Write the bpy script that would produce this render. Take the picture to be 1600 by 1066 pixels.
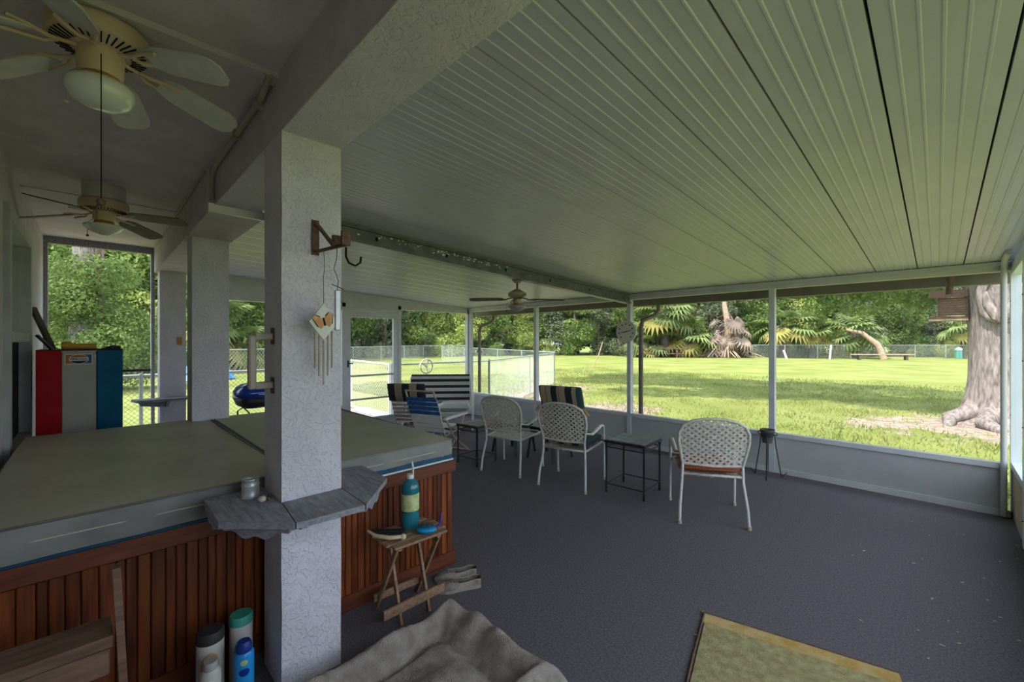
import bpy, math, random
import numpy as np
from mathutils import Vector, Matrix
for o in list(bpy.data.objects): bpy.data.objects.remove(o)
S = bpy.context.scene; COL = S.collection
random.seed(7); RNG = np.random.default_rng(7)
PI = math.pi; R = math.radians

# ---------------------------------------------------------------- camera, sky, sun, exposure
cd = bpy.data.cameras.new('camera'); cam = bpy.data.objects.new('camera', cd); COL.objects.link(cam)
cd.sensor_width = 36; cd.lens = 14.85; cd.clip_end = 400; cd.clip_start = .02
cam.location = (0, 0, 1.55); cam.rotation_euler = (R(90), 0, R(45.25)); S.camera = cam
W = bpy.data.worlds.new('sky'); S.world = W; W.use_nodes = True
bg = W.node_tree.nodes['Background']; bg.inputs[0].default_value = (.74, .865, 1, 1); bg.inputs[1].default_value = 2.4
sl = bpy.data.lights.new('sun', 'SUN'); sl.energy = 6.2; sl.color = (1, .965, .90); sl.angle = R(1.5)
sun = bpy.data.objects.new('sun', sl); COL.objects.link(sun)
sun.rotation_euler = Vector((.07, .50, -.90)).to_track_quat('-Z', 'Y').to_euler()
S.view_settings.view_transform = 'Standard'; S.view_settings.look = 'None'
S.view_settings.exposure = 0.55; S.view_settings.gamma = 1; S.view_settings.use_curve_mapping = False
S.cycles.transparent_max_bounces = 24; S.cycles.max_bounces = 10; S.cycles.diffuse_bounces = 6

# ---------------------------------------------------------------- materials
def mat(name, c1, c2=None, scale=8, rough=.6, metal=0, bump=0, bscale=None, kind='noise', spec=.4, stretch=None, lo=.35, hi=.65, trans=0, rand=None, detail=5):
    m = bpy.data.materials.new(name); m.use_nodes = True
    nt = m.node_tree; N = nt.nodes; L = nt.links; b = N['Principled BSDF']
    b.inputs['Roughness'].default_value = rough; b.inputs['Metallic'].default_value = metal
    b.inputs['Specular IOR Level'].default_value = spec
    if trans: b.inputs['Transmission Weight'].default_value = trans
    b.inputs['Base Color'].default_value = (*c1, 1)
    tc = N.new('ShaderNodeTexCoord'); mp = N.new('ShaderNodeMapping'); L.new(tc.outputs['Object'], mp.inputs[0])
    if stretch: mp.inputs['Scale'].default_value = stretch
    if rand is not None:                                  # shift the pattern for every object
        oi = N.new('ShaderNodeObjectInfo'); vm = N.new('ShaderNodeVectorMath'); vm.operation = 'SCALE'
        vm.inputs[0].default_value = (7, 13, 5); L.new(oi.outputs['Random'], vm.inputs['Scale']); L.new(vm.outputs[0], mp.inputs['Location'])
    def tex(sc, k):
        if k == 'voronoi':
            t = N.new('ShaderNodeTexVoronoi'); t.inputs['Scale'].default_value = sc; out = t.outputs['Distance']
        elif k == 'wave':
            t = N.new('ShaderNodeTexWave'); t.inputs['Scale'].default_value = sc; t.inputs['Distortion'].default_value = 4; out = t.outputs['Fac']
        else:
            t = N.new('ShaderNodeTexNoise'); t.inputs['Scale'].default_value = sc; t.inputs['Detail'].default_value = detail; out = t.outputs['Fac']
        L.new(mp.outputs[0], t.inputs['Vector']); return out
    if c2 is not None:
        f = tex(scale, kind); cr = N.new('ShaderNodeValToRGB')
        cr.color_ramp.elements[0].position = lo; cr.color_ramp.elements[1].position = hi
        cr.color_ramp.elements[0].color = (*c1, 1); cr.color_ramp.elements[1].color = (*c2, 1)
        L.new(f, cr.inputs[0]); out = cr.outputs[0]
        if rand:
            hs = N.new('ShaderNodeHueSaturation'); L.new(out, hs.inputs['Color'])
            mr = N.new('ShaderNodeMapRange'); mr.inputs['To Min'].default_value = rand[0]; mr.inputs['To Max'].default_value = rand[1]
            L.new(oi.outputs['Random'], mr.inputs['Value']); L.new(mr.outputs[0], hs.inputs['Value']); out = hs.outputs[0]
        L.new(out, b.inputs['Base Color'])
    if bump:
        bp = N.new('ShaderNodeBump'); bp.inputs['Strength'].default_value = bump; bp.inputs['Distance'].default_value = .02
        L.new(tex(bscale or scale, 'noise'), bp.inputs['Height']); L.new(bp.outputs[0], b.inputs['Normal'])
    return m
def stucco(name, c1, c2, amt=.55, sc=26):
    m = mat(name, c1, c2, 5, .85, spec=.2); nt = m.node_tree; N = nt.nodes; L = nt.links
    tc = N.new('ShaderNodeTexCoord'); n1 = N.new('ShaderNodeTexNoise'); n1.inputs['Scale'].default_value = sc; n1.inputs['Detail'].default_value = 3; n1.inputs['Distortion'].default_value = 1.6
    L.new(tc.outputs['Object'], n1.inputs['Vector'])
    cr = N.new('ShaderNodeValToRGB'); cr.color_ramp.elements[0].position = .44; cr.color_ramp.elements[1].position = .52
    L.new(n1.outputs['Fac'], cr.inputs[0])
    n2 = N.new('ShaderNodeTexNoise'); n2.inputs['Scale'].default_value = sc * 6; L.new(tc.outputs['Object'], n2.inputs['Vector'])
    ad = N.new('ShaderNodeMath'); ad.operation = 'MULTIPLY_ADD'; L.new(n2.outputs['Fac'], ad.inputs[0]); ad.inputs[1].default_value = .35; L.new(cr.outputs[0], ad.inputs[2])
    bp = N.new('ShaderNodeBump'); bp.inputs['Strength'].default_value = amt; bp.inputs['Distance'].default_value = .008
    L.new(ad.outputs[0], bp.inputs['Height']); L.new(bp.outputs[0], N['Principled BSDF'].inputs['Normal'])
    return m
def leafmat(name, c1, c2, sc=.9, tr=.35, lo=.3, hi=.7):
    m = mat(name, c1, c2, sc, .6, spec=.25, lo=lo, hi=hi, rand=(.7, 1.25)); nt = m.node_tree; N = nt.nodes; L = nt.links
    b = N['Principled BSDF']; t = N.new('ShaderNodeBsdfTranslucent'); mx = N.new('ShaderNodeMixShader'); mx.inputs[0].default_value = tr
    src = b.inputs['Base Color'].links[0].from_socket; L.new(src, t.inputs['Color'])
    L.new(b.outputs[0], mx.inputs[1]); L.new(t.outputs[0], mx.inputs[2]); L.new(mx.outputs[0], N['Material Output'].inputs['Surface'])
    return m
def screenmat(name, c, a):
    m = bpy.data.materials.new(name); m.use_nodes = True; N = m.node_tree.nodes; L = m.node_tree.links
    b = N['Principled BSDF']; b.inputs['Base Color'].default_value = (*c, 1); b.inputs['Roughness'].default_value = .8
    t = N.new('ShaderNodeBsdfTransparent'); mx = N.new('ShaderNodeMixShader'); mx.inputs[0].default_value = a
    L.new(t.outputs[0], mx.inputs[1]); L.new(b.outputs[0], mx.inputs[2]); L.new(mx.outputs[0], N['Material Output'].inputs['Surface'])
    return m
M = dict(
 carpet=mat('carpet', (.106, .095, .112), (.175, .157, .178), 90, .95, bump=.35, bscale=240, spec=.1),
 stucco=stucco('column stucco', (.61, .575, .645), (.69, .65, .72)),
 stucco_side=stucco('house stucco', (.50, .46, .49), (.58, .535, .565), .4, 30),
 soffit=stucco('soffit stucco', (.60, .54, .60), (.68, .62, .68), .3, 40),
 roofw=mat('roof white aluminium', (.48, .465, .60), (.52, .505, .635), 3, .34, spec=.5),
 roofdark=mat('dark seam', (.015, .015, .016), rough=.9),
 alu=mat('white aluminium', (.50, .505, .53), (.57, .575, .595), 5, .45),
 knee=mat('kneewall panel', (.40, .40, .41), (.47, .465, .465), 2, .5),
 alublue=mat('bright aluminium', (.74, .78, .86), (.8, .83, .9), 4, .4),
 beam=mat('grey steel beam', (.12, .13, .155), (.17, .185, .21), 9, .4, .3, lo=.4, hi=.6),
 flake=mat('bare flaked metal', (.75, .75, .72), rough=.6),
 black=mat('black iron', (.012, .012, .013), (.025, .025, .025), 30, .5),
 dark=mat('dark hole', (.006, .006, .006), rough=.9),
 brown=mat('brown gutter', (.13, .105, .085), (.17, .14, .11), 6, .55),
 rust=mat('rusted iron', (.09, .05, .035), (.18, .10, .07), 40, .8, bump=.3),
 screen=screenmat('insect screen', (.25, .27, .27), .07),
 window=mat('window glass', (.78, .82, .78), rough=.05, metal=.95, spec=.9),
 wframe=mat('window frame grey', (.34, .35, .34), (.42, .42, .40), 6, .5),
 plank=mat('stained cedar', (.085, .017, .005), (.25, .062, .013), 5, .45, stretch=(6, 6, .5), rand=(.5, 1.3), bump=.1, bscale=30),
 rail=mat('cedar rail', (.11, .028, .012), (.18, .05, .02), 6, .5, stretch=(6, .7, 6)),
 vinyl=mat('cover vinyl', (.46, .43, .33), (.54, .51, .40), 2.5, .42, bump=.12, bscale=5),
 vinylskirt=mat('cover skirt', (.185, .175, .17), (.245, .235, .22), 6, .5, bump=.2, bscale=9),
 navy=mat('blue stripe', (.008, .055, .115), (.012, .08, .15), 9, .5),
 white=mat('white paint', (.72, .72, .70), (.8, .8, .78), 8, .45),
 shelf=mat('weathered grey board', (.21, .205, .24), (.34, .335, .37), 7, .75, stretch=(1.5, 9, 9), bump=.3, bscale=40),
 chair=mat('cream strap', (.50, .46, .395), (.62, .58, .515), 30, .5),
 chairfr=mat('white tube', (.58, .57, .555), (.66, .65, .635), 12, .4),
 foot=mat('foot cap', (.45, .38, .28), rough=.7),
 tile=mat('slate tile', (.10, .105, .13), (.20, .21, .24), 14, .3, spec=.6),
 green=mat('dark green resin', (.008, .028, .022), (.014, .045, .035), 8, .45),
 wood=mat('tray wood', (.23, .13, .075), (.36, .22, .13), 5, .7, stretch=(2, 12, 12), bump=.15, bscale=30),
 lumber=mat('old lumber', (.13, .07, .045), (.21, .125, .085), 4, .8, stretch=(8, 1.5, 8), bump=.2, bscale=30),
 fleece=mat('fleece', (.31, .26, .23), (.47, .41, .37), 14, .98, bump=.9, bscale=150, spec=.05),
 rug=mat('rug weave', (.31, .265, .125), (.44, .38, .21), 26, .95, bump=.5, bscale=120, spec=.05),
 rugb=mat('rug border', (.50, .31, .09), (.58, .43, .21), 12, .95, bump=.5, bscale=120, spec=.05),
 blade=leafmat('grass blade', (.16, .20, .04), (.34, .36, .10), .8, .3),
 soil=mat('leaf litter soil', (.16, .11, .085), (.34, .25, .20), 9, .95, bump=.7, bscale=40),
 bark=mat('oak bark', (.11, .085, .078), (.36, .30, .275), 7, .95, stretch=(3, 3, .6), bump=1, bscale=16, lo=.3, hi=.7),
 barkd=mat('dark bark', (.06, .05, .04), (.13, .11, .09), 4, .95, bump=.6),
 knot=mat('bare knot wood', (.30, .20, .14), (.42, .30, .22), 6, .9, bump=.5),
 leaf_a=leafmat('leaf dark green', (.065, .115, .035), (.19, .27, .08)),
 leaf_b=leafmat('leaf mid green', (.08, .15, .035), (.24, .32, .085)),
 leaf_c=leafmat('leaf yellow green', (.17, .24, .045), (.42, .46, .13)),
 leaf_d=leafmat('leaf grey green', (.13, .16, .09), (.32, .34, .20)),
 palm=leafmat('palm frond', (.09, .15, .04), (.28, .33, .12), 1.4),
 palmy=leafmat('yellowing frond', (.30, .26, .06), (.48, .42, .14), 1.4),
 dead=leafmat('dead frond', (.20, .14, .11), (.42, .33, .27), 2, .15),
 galv=mat('galvanised', (.42, .45, .47), (.55, .58, .6), 10, .4, .5),
 chain=mat('chain link wire', (.50, .52, .52), (.62, .63, .63), 4, .5, .2),
 chainw=mat('white fence wire', (.78, .78, .76), rough=.5),
 tan=mat('fan tan enamel', (.58, .44, .31), (.66, .52, .38), 7, .45),
 fanrust=mat('rusty brass', (.34, .16, .04), (.46, .24, .07), 40, .6, bump=.3),
 blade_l=mat('fan blade pale', (.52, .52, .50), (.62, .62, .60), 9, .5),
 blade_b=mat('fan blade brown', (.085, .065, .05), (.13, .10, .08), 9, .6),
 globe=mat('frosted glass', (.74, .75, .73), rough=.18, spec=.7),
 capw=mat('ceiling canopy white', (.55, .52, .56), rough=.6),
 red=mat('red panel', (.42, .004, .008), (.47, .006, .010), 6, .5, spec=.15),
 creamp=mat('cream panel', (.42, .40, .34), (.46, .44, .38), 6, .45),
 bluep=mat('blue panel', (.004, .11, .22), (.008, .14, .27), 6, .5, spec=.15),
 orange=mat('print orange', (.55, .16, .03), rough=.6),
 printn=mat('print navy', (.012, .02, .05), rough=.6),
 printb=mat('print blue', (.03, .13, .32), rough=.6),
 printw=mat('print white', (.70, .68, .60), rough=.6),
 yellow=mat('yellow plastic', (.55, .27, .03), (.62, .33, .05), 12, .45),
 grillb=mat('blue enamel', (.005, .045, .30), rough=.12, spec=.7),
 teal=mat('teal bottle', (.012, .15, .20), (.025, .20, .25), 6, .12, spec=.6),
 label=mat('yellow label', (.40, .48, .16), (.56, .58, .30), 30, .6, kind='voronoi'),
 cyan=mat('bright blue plastic', (.01, .26, .52), rough=.4),
 cyan2=mat('sky blue can', (.01, .22, .58), (.02, .30, .68), 4, .3),
 purple=mat('purple plastic', (.09, .03, .20), rough=.3),
 bristle=mat('black bristles', (.010, .010, .012), rough=.9),
 beige=mat('pale wood', (.48, .37, .24), (.58, .46, .31), 12, .6),
 cordw=mat('white cord', (.72, .70, .66), rough=.8),
 shoe=mat('worn canvas', (.19, .155, .135), (.36, .31, .27), 22, .9, bump=.3, bscale=90),
 sole=mat('shoe sole', (.32, .29, .25), rough=.8),
 stone=mat('pale stone', (.58, .53, .42), rough=.7),
 mint=mat('mint lid', (.05, .32, .25), rough=.5),
 lidg=mat('grey lid', (.34, .33, .32), rough=.5),
 lidb=mat('dark lid', (.03, .026, .024), rough=.6),
 lidblue=mat('blue cap', (.01, .03, .22), rough=.4),
 jar=mat('pale jar', (.48, .46, .42), (.54, .51, .46), 7, .4),
 jaro=mat('jar orange print', (.42, .18, .04), (.5, .4, .25), 8, .5),
 dial=mat('dial face', (.56, .52, .44), (.64, .6, .52), 6, .5),
 glassp=mat('painted glass', (.60, .62, .50), (.70, .70, .60), 5, .2),
 butter=mat('butterfly orange', (.62, .27, .07), (.72, .42, .15), 30, .4),
 tarp=mat('blue tarp', (.03, .22, .52), (.08, .32, .62), 3, .5),
 sblack=mat('cushion black stripe', (.018, .020, .030), rough=.95),
 stan=mat('cushion tan stripe', (.30, .235, .165), (.36, .29, .21), 60, .95),
 sgreen=mat('cushion green stripe', (.018, .045, .05), rough=.95),
 sbrown=mat('cushion rust stripe', (.26, .13, .07), rough=.95),
 sgrey=mat('cushion pale stripe', (.44, .43, .40), (.5, .49, .46), 50, .95),
 redc=mat('red print cushion', (.30, .035, .018), (.50, .20, .09), 34, .9, kind='wave', lo=.55, hi=.8),
 webblue=mat('blue webbing', (.012, .09, .30), (.03, .14, .38), 30, .8),
 webwhite=mat('white webbing', (.66, .64, .58), (.74, .72, .66), 30, .7),
 woodgrey=mat('lounger slat', (.36, .30, .24), (.48, .42, .35), 10, .7),
 feeder=mat('dark brown boards', (.075, .035, .022), (.13, .065, .042), 8, .8, stretch=(1, 8, 8)),
 pot=mat('plant pot', (.075, .072, .062), (.11, .105, .09), 9, .7),
 conduit=mat('painted conduit', (.40, .34, .28), (.46, .40, .34), 8, .6),
 concrete=mat('concrete step', (.30, .28, .26), (.38, .36, .33), 8, .9),
)

def lawnmat():
    m = mat('lawn grass', (.134, .161, .032), (.255, .275, .083), .5, .95, spec=.1, bump=.6, bscale=30, lo=.3, hi=.72, detail=8); nt = m.node_tree; N = nt.nodes; L = nt.links
    b = N['Principled BSDF']; src = b.inputs['Base Color'].links[0].from_socket; tc = N.new('ShaderNodeTexCoord')
    def noise(sc):
        n = N.new('ShaderNodeTexNoise'); n.inputs['Scale'].default_value = sc; n.inputs['Detail'].default_value = 6; L.new(tc.outputs['Object'], n.inputs['Vector']); return n.outputs['Fac']
    def math_(op, a, c):
        n = N.new('ShaderNodeMath'); n.operation = op
        for k, q in enumerate((a, c)):
            if isinstance(q, (int, float)): n.inputs[k].default_value = q
            else: L.new(q, n.inputs[k])
        return n.outputs[0]
    mask = None
    for (x, y, r) in ((.6, 11.9, 1.45), (-.6, 11.2, .9), (-8.3, 9.6, 1.2), (-9.4, 11.5, 1.2), (-8.6, 3.2, 1.4), (-5.5, 9.0, .9), (-9, 1.0, 1.3)):
        vm = N.new('ShaderNodeVectorMath'); vm.operation = 'DISTANCE'; vm.inputs[1].default_value = (x, y, -.1); L.new(tc.outputs['Object'], vm.inputs[0])
        d = math_('SUBTRACT', 1.0, math_('DIVIDE', vm.outputs['Value'], r * 1.5)); mask = d if mask is None else math_('MAXIMUM', mask, d)
    f = math_('ADD', mask, math_('MULTIPLY', math_('SUBTRACT', noise(2.2), .5), 2.2))
    cr = N.new('ShaderNodeValToRGB'); cr.color_ramp.elements[0].position = .28; cr.color_ramp.elements[1].position = .55; L.new(f, cr.inputs[0])
    sc_ = N.new('ShaderNodeValToRGB'); sc_.color_ramp.elements[0].color = (.20, .145, .11, 1); sc_.color_ramp.elements[1].color = (.42, .33, .27, 1); sc_.color_ramp.elements[0].position = .35; sc_.color_ramp.elements[1].position = .65; L.new(noise(9), sc_.inputs[0])
    mx = N.new('ShaderNodeMix'); mx.data_type = 'RGBA'; L.new(cr.outputs[0], mx.inputs['Factor']); L.new(src, mx.inputs[6]); L.new(sc_.outputs[0], mx.inputs[7]); L.new(mx.outputs[2], b.inputs['Base Color'])
    return m
M['grass'] = lawnmat()
# ---------------------------------------------------------------- geometry helpers
class MB:
    def __init__(s): s.v = []; s.f = []; s.m = []; s.sm = []
    def add(s, vs, fs, mi=0, smooth=False, mtx=None):
        k = len(s.v)
        s.v += [tuple(mtx @ Vector(p)) if mtx else tuple(p) for p in vs]
        for f in fs: s.f.append([i + k for i in f]); s.m.append(mi); s.sm.append(smooth)
        return s
    def box(s, x0, x1, y0, y1, z0, z1, mi=0, mtx=None):
        v = [(x, y, z) for z in (z0, z1) for y in (y0, y1) for x in (x0, x1)]
        return s.add(v, [(0, 2, 3, 1), (4, 5, 7, 6), (0, 1, 5, 4), (2, 6, 7, 3), (0, 4, 6, 2), (1, 3, 7, 5)], mi, False, mtx)
    def rbox(s, x0, x1, y0, y1, z0, z1, b=.01, mi=0, mtx=None):          # box with chamfered edges
        X = (x0, x0 + b, x1 - b, x1); Y = (y0, y0 + b, y1 - b, y1)
        rings = [(z0, 1), (z0 + b, 0), (z1 - b, 0), (z1, 1)]; v = []
        for z, ins in rings:
            a, c, e, g = (X[1], X[2], Y[1], Y[2]) if ins else (X[0], X[3], Y[0], Y[3])
            bb = b if not ins else b * .3
            v += [(a + bb, e, z), (c - bb, e, z), (c, e + bb, z), (c, g - bb, z), (c - bb, g, z), (a + bb, g, z), (a, g - bb, z), (a, e + bb, z)]
        f = [tuple(range(7, -1, -1)), tuple(range(24, 32))]
        for r in range(3):
            for i in range(8): f.append((r * 8 + i, r * 8 + (i + 1) % 8, r * 8 + 8 + (i + 1) % 8, r * 8 + 8 + i))
        return s.add(v, f, mi, False, mtx)
    def tube(s, pts, r, seg=8, mi=0, flat=1.0, closed=False):
        P = [Vector(p) for p in pts]; n = len(P)
        rr = r if isinstance(r, (list, tuple)) else [r] * n
        up = None; v = []
        for i, p in enumerate(P):
            if closed: t = P[(i + 1) % n] - P[i - 1]
            else: t = P[min(i + 1, n - 1)] - P[max(i - 1, 0)]
            t.normalize()
            if up is None: up = Vector((0, 0, 1)) if abs(t.z) < .9 else Vector((0, 1, 0))
            a = t.cross(up)
            if a.length < 1e-4: a = t.orthogonal()
            a.normalize(); b = a.cross(t).normalized(); up = b
            for k in range(seg):
                an = 2 * PI * k / seg; v.append(p + a * math.cos(an) * rr[i] + b * math.sin(an) * rr[i] * flat)
        f = []
        for i in range(n if closed else n - 1):
            j = (i + 1) % n
            for k in range(seg): f.append((i * seg + k, i * seg + (k + 1) % seg, j * seg + (k + 1) % seg, j * seg + k))
        s.add(v, f, mi, True)
        if not closed: s.add(v[:seg], [tuple(range(seg - 1, -1, -1))], mi); s.add(v[-seg:], [tuple(range(seg))], mi)
        return s
    def lathe(s, prof, seg=20, c=(0, 0, 0), mi=0, smooth=True, mtx=None):
        v = []; f = []
        for r, z in prof:
            for k in range(seg): a = 2 * PI * k / seg; v.append((c[0] + r * math.cos(a), c[1] + r * math.sin(a), c[2] + z))
        n = len(prof)
        for i in range(n - 1):
            for k in range(seg): f.append((i * seg + k, i * seg + (k + 1) % seg, (i + 1) * seg + (k + 1) % seg, (i + 1) * seg + k))
        s.add(v, f, mi, smooth, mtx)
        s.add(v[:seg], [tuple(range(seg - 1, -1, -1))], mi, False, mtx); s.add(v[-seg:], [tuple(range(seg))], mi, False, mtx)
        return s
    def prism(s, poly, h0, h1, mi=0, mtx=None):                            # polygon in xy, extruded in z
        n = len(poly); v = [(x, y, h0) for x, y in poly] + [(x, y, h1) for x, y in poly]
        f = [tuple(range(n - 1, -1, -1)), tuple(range(n, 2 * n))] + [(i, (i + 1) % n, n + (i + 1) % n, n + i) for i in range(n)]
        return s.add(v, f, mi, False, mtx)
    def bar(s, p0, p1, w, h, mi=0, up=(0, 0, 1)):                          # rectangular bar between two points
        p0 = Vector(p0); p1 = Vector(p1); t = (p1 - p0).normalized(); a = t.cross(Vector(up))
        if a.length < 1e-4: a = t.orthogonal()
        a.normalize(); b = a.cross(t); v = []
        for p in (p0, p1):
            for sx, sy in ((-1, -1), (1, -1), (1, 1), (-1, 1)): v.append(p + a * sx * w / 2 + b * sy * h / 2)
        return s.add(v, [(3, 2, 1, 0), (4, 5, 6, 7)] + [(i, (i + 1) % 4, 4 + (i + 1) % 4, 4 + i) for i in range(4)], mi)
    def ball(s, c, r, seg=12, rings=8, mi=0, sc=(1, 1, 1)):
        pr = [(max(1e-4, math.sin(PI * i / rings)) * r, -math.cos(PI * i / rings) * r) for i in range(rings + 1)]
        return s.lathe(pr, seg, mi=mi, mtx=Matrix.Translation(c) @ Matrix.Diagonal((*sc, 1)))
    def build(s, name, m, parent=None, loc=None, rz=0):
        me = bpy.data.meshes.new(name); me.from_pydata(s.v, [], s.f)
        for x in (m if isinstance(m, (list, tuple)) else [m]): me.materials.append(M[x])
        me.polygons.foreach_set('material_index', s.m); me.polygons.foreach_set('use_smooth', s.sm); me.update()
        return link(name, me, parent, loc, rz)
def link(name, me, parent=None, loc=None, rz=0):
    o = bpy.data.objects.new(name, me); COL.objects.link(o)
    if parent: o.parent = parent
    if loc: o.location = loc
    o.rotation_euler.z = rz
    return o
def tag(o, label, cat, group=None, kind=None):
    if label: o['label'] = label
    if cat: o['category'] = cat
    if group: o['group'] = group
    if kind: o['kind'] = kind
    return o
def thing(name, label, cat, loc=(0, 0, 0), rz=0, group=None):
    o = link(name, None, None, loc, rz); o.empty_display_size = .05
    return tag(o, label, cat, group)
def struct(o): o['kind'] = 'structure'; return o
def group_root(name, loc=(0, 0, 0)): return struct(link(name, None, None, loc))
KIDS = {}
def dup(root, loc, rz=0, label=None, sc=None):
    def cp(o, par):
        c = o.copy(); COL.objects.link(c); c.parent = par
        for ch in [q for q in bpy.data.objects if q.parent == o]: cp(ch, c)
        return c
    r = cp(root, None); r.location = loc; r.rotation_euler.z = rz
    if label: r['label'] = label
    if sc: r.scale = sc
    return r
def cards(name, pos, nrm_dir, size, m, parent=None, loc=None, aspect=.5, jitter=.9):
    """many small pointed leaves, each one folded quad, as one mesh"""
    n = len(pos); pos = np.asarray(pos, float)
    d = np.asarray(nrm_dir, float) + RNG.normal(0, jitter, (n, 3)); d /= np.linalg.norm(d, axis=1)[:, None] + 1e-9
    e = np.cross(d, RNG.normal(0, 1, (n, 3))); e /= np.linalg.norm(e, axis=1)[:, None] + 1e-9
    w = np.cross(d, e); L = (size * RNG.uniform(.6, 1.3, n))[:, None]
    v = np.stack([pos - e * L * .5, pos + w * L * aspect * .5 - d * L * .08, pos + e * L * .5, pos - w * L * aspect * .5 - d * L * .08], 1).reshape(-1, 3)
    me = bpy.data.meshes.new(name); me.vertices.add(4 * n); me.vertices.foreach_set('co', v.ravel())
    me.loops.add(4 * n); me.loops.foreach_set('vertex_index', np.arange(4 * n)); me.polygons.add(n)
    me.polygons.foreach_set('loop_start', np.arange(n) * 4); me.update(calc_edges=True); me.materials.append(M[m])
    return link(name, me, parent, loc)
def blob_points(blobs, n):
    """points near the surfaces of ellipsoid clumps, with outward directions"""
    vol = np.array([b[3] * b[4] + b[3] * b[5] for b in blobs]); k = RNG.choice(len(blobs), n, p=vol / vol.sum())
    B = np.array(blobs, float)[k]; u = RNG.normal(0, 1, (n, 3)); u /= np.linalg.norm(u, axis=1)[:, None]
    rad = RNG.uniform(.55, 1.05, n)[:, None] ** .6
    return B[:, :3] + u * B[:, 3:6] * rad, u

# ================================================================ THE SETTING
XL, XR, YH, YF = -7.08, .46, -.40, 5.72      # end wall, right wall, house wall, far screen wall
def roof_z(y): return 2.25 + (5.72 - y) * .0523
struct(MB().box(XL - .1, XR + .1, YH - .2, YF + .1, -.12, 0).build('floor', 'carpet'))
# lawn: one big ground sheet with gentle swells, lower than the slab
def lawn():
    v = []; f = []; nx, ny = 70, 70; X0, X1, Y0, Y1 = -110, 60, -60, 130
    for j in range(ny + 1):
        for i in range(nx + 1):
            x = X0 + (X1 - X0) * i / nx; y = Y0 + (Y1 - Y0) * j / ny
            v.append((x, y, -.10 + .03 * math.sin(x * .3) * math.cos(y * .27)))
    for j in range(ny):
        for i in range(nx): a = j * (nx + 1) + i; f.append((a, a + 1, a + nx + 2, a + nx + 1))
    b = MB(); b.add(v, f, 0, True); return struct(b.build('lawn', 'grass'))
lawn()

# house wall (behind / left) with its window
wh = MB()
wx0, wx1, wz0, wz1 = -5.46, -4.10, .70, 2.42
wh.box(XL, wx0, YH - .15, YH, 0, 2.75); wh.box(wx1, XR, YH - .15, YH, 0, 2.75); wh.box(wx0, wx1, YH - .15, YH, 0, wz0); wh.box(wx0, wx1, YH - .15, YH, wz1, 2.75)
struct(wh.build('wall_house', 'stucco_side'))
w1 = group_root('window_1', ((wx0 + wx1) / 2, YH, wz0))
w = MB(); hw = (wx1 - wx0) / 2; hz = wz1 - wz0
w.box(-hw, -hw + .09, -.08, .03, 0, hz); w.box(hw - .09, hw, -.08, .03, 0, hz); w.box(-hw + .09, hw - .09, -.08, .03, 0, .09); w.box(-hw + .09, hw - .09, -.08, .03, hz - .09, hz); w.box(-hw + .09, hw - .09, -.07, .02, hz * .49, hz * .49 + .07)
w.build('window_frame', 'wframe', w1)
MB().box(-hw + .09, hw - .09, -.05, -.04, hz * .49 + .07, hz - .09).build('pane', 'window', w1)
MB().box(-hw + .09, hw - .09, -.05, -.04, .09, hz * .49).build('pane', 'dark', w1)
MB().box(-hw - .03, hw + .03, -.02, .05, -.05, 0).build('window_sill', 'wframe', w1)
# soffit ceiling over the house side, its batten, header beam and columns
struct(MB().box(XL, XR + .1, YH - .15, .9, 2.74, 2.82).build('ceiling', 'soffit'))
b = MB(); b.box(-2.14, -2.06, YH, .585, 2.715, 2.74); b.box(-4.95, -4.93, YH, .555, 2.735, 2.74); struct(b.build('trim_1', 'capw'))
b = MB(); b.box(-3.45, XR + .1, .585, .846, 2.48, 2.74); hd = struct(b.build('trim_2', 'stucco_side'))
b = MB(); b.box(-3.452, XR + .1, .586, .847, 2.472, 2.4801); b.build('header_underside', 'stucco', hd)
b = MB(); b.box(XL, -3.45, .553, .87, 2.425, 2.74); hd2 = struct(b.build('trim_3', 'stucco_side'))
b = MB(); b.box(-3.47, -3.435, .548, .90, 2.423, 2.478); b.build('cap_board', 'white', hd2)
COLX = (-2.02, -4.38, -6.79)
clab = ('nearest stucco porch column carrying the wooden shelf and wind chimes', 'middle stucco porch column standing behind the hot tub', 'farthest stucco porch column beside the end opening')
for x, l in zip(COLX, clab):
    b = MB(); zt = 2.475 if x > -3 else 2.427
    n = 14; v = []; f = []                                    # slightly uneven plaster edges
    corners = [(x, .585), (x, .846), (x - .26, .846), (x - .26, .585)]
    for i in range(n + 1):
        for cx, cy in corners: v.append((cx + random.uniform(-.0015, .0015), cy + random.uniform(-.0015, .0015), zt * i / n))
    for i in range(n):
        for k in range(4): f.append((i * 4 + k, i * 4 + (k + 1) % 4, i * 4 + 4 + (k + 1) % 4, i * 4 + 4 + k))
    b.add(v, f); o = b.build('stucco_column', 'stucco'); tag(o, l, 'column', 'stucco columns in a row'); struct(o)
# conduit running along header and soffit
b = MB(); b.tube([(-2.06, .55, 2.715), (-2.25, .565, 2.70), (-3.30, .565, 2.69), (-3.42, .565, 2.66), (-3.43, .56, 2.50)], .014, 8)
cdt = b.build('electrical_conduit', 'conduit'); tag(cdt, 'thin painted electrical conduit pipe along the stucco header beam', 'conduit')
for x in (-2.32, -2.75): MB().box(x, x + .02, .545, .585, 2.67, 2.72).build('strap_clip', 'conduit', cdt)
b = MB(); b.tube([(-3.55, .545, 2.715), (-6.9, .545, 2.715)], .007, 6); tag(b.build('ceiling_cable', 'conduit'), 'thin cable running along the far header under the soffit', 'cable')

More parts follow.
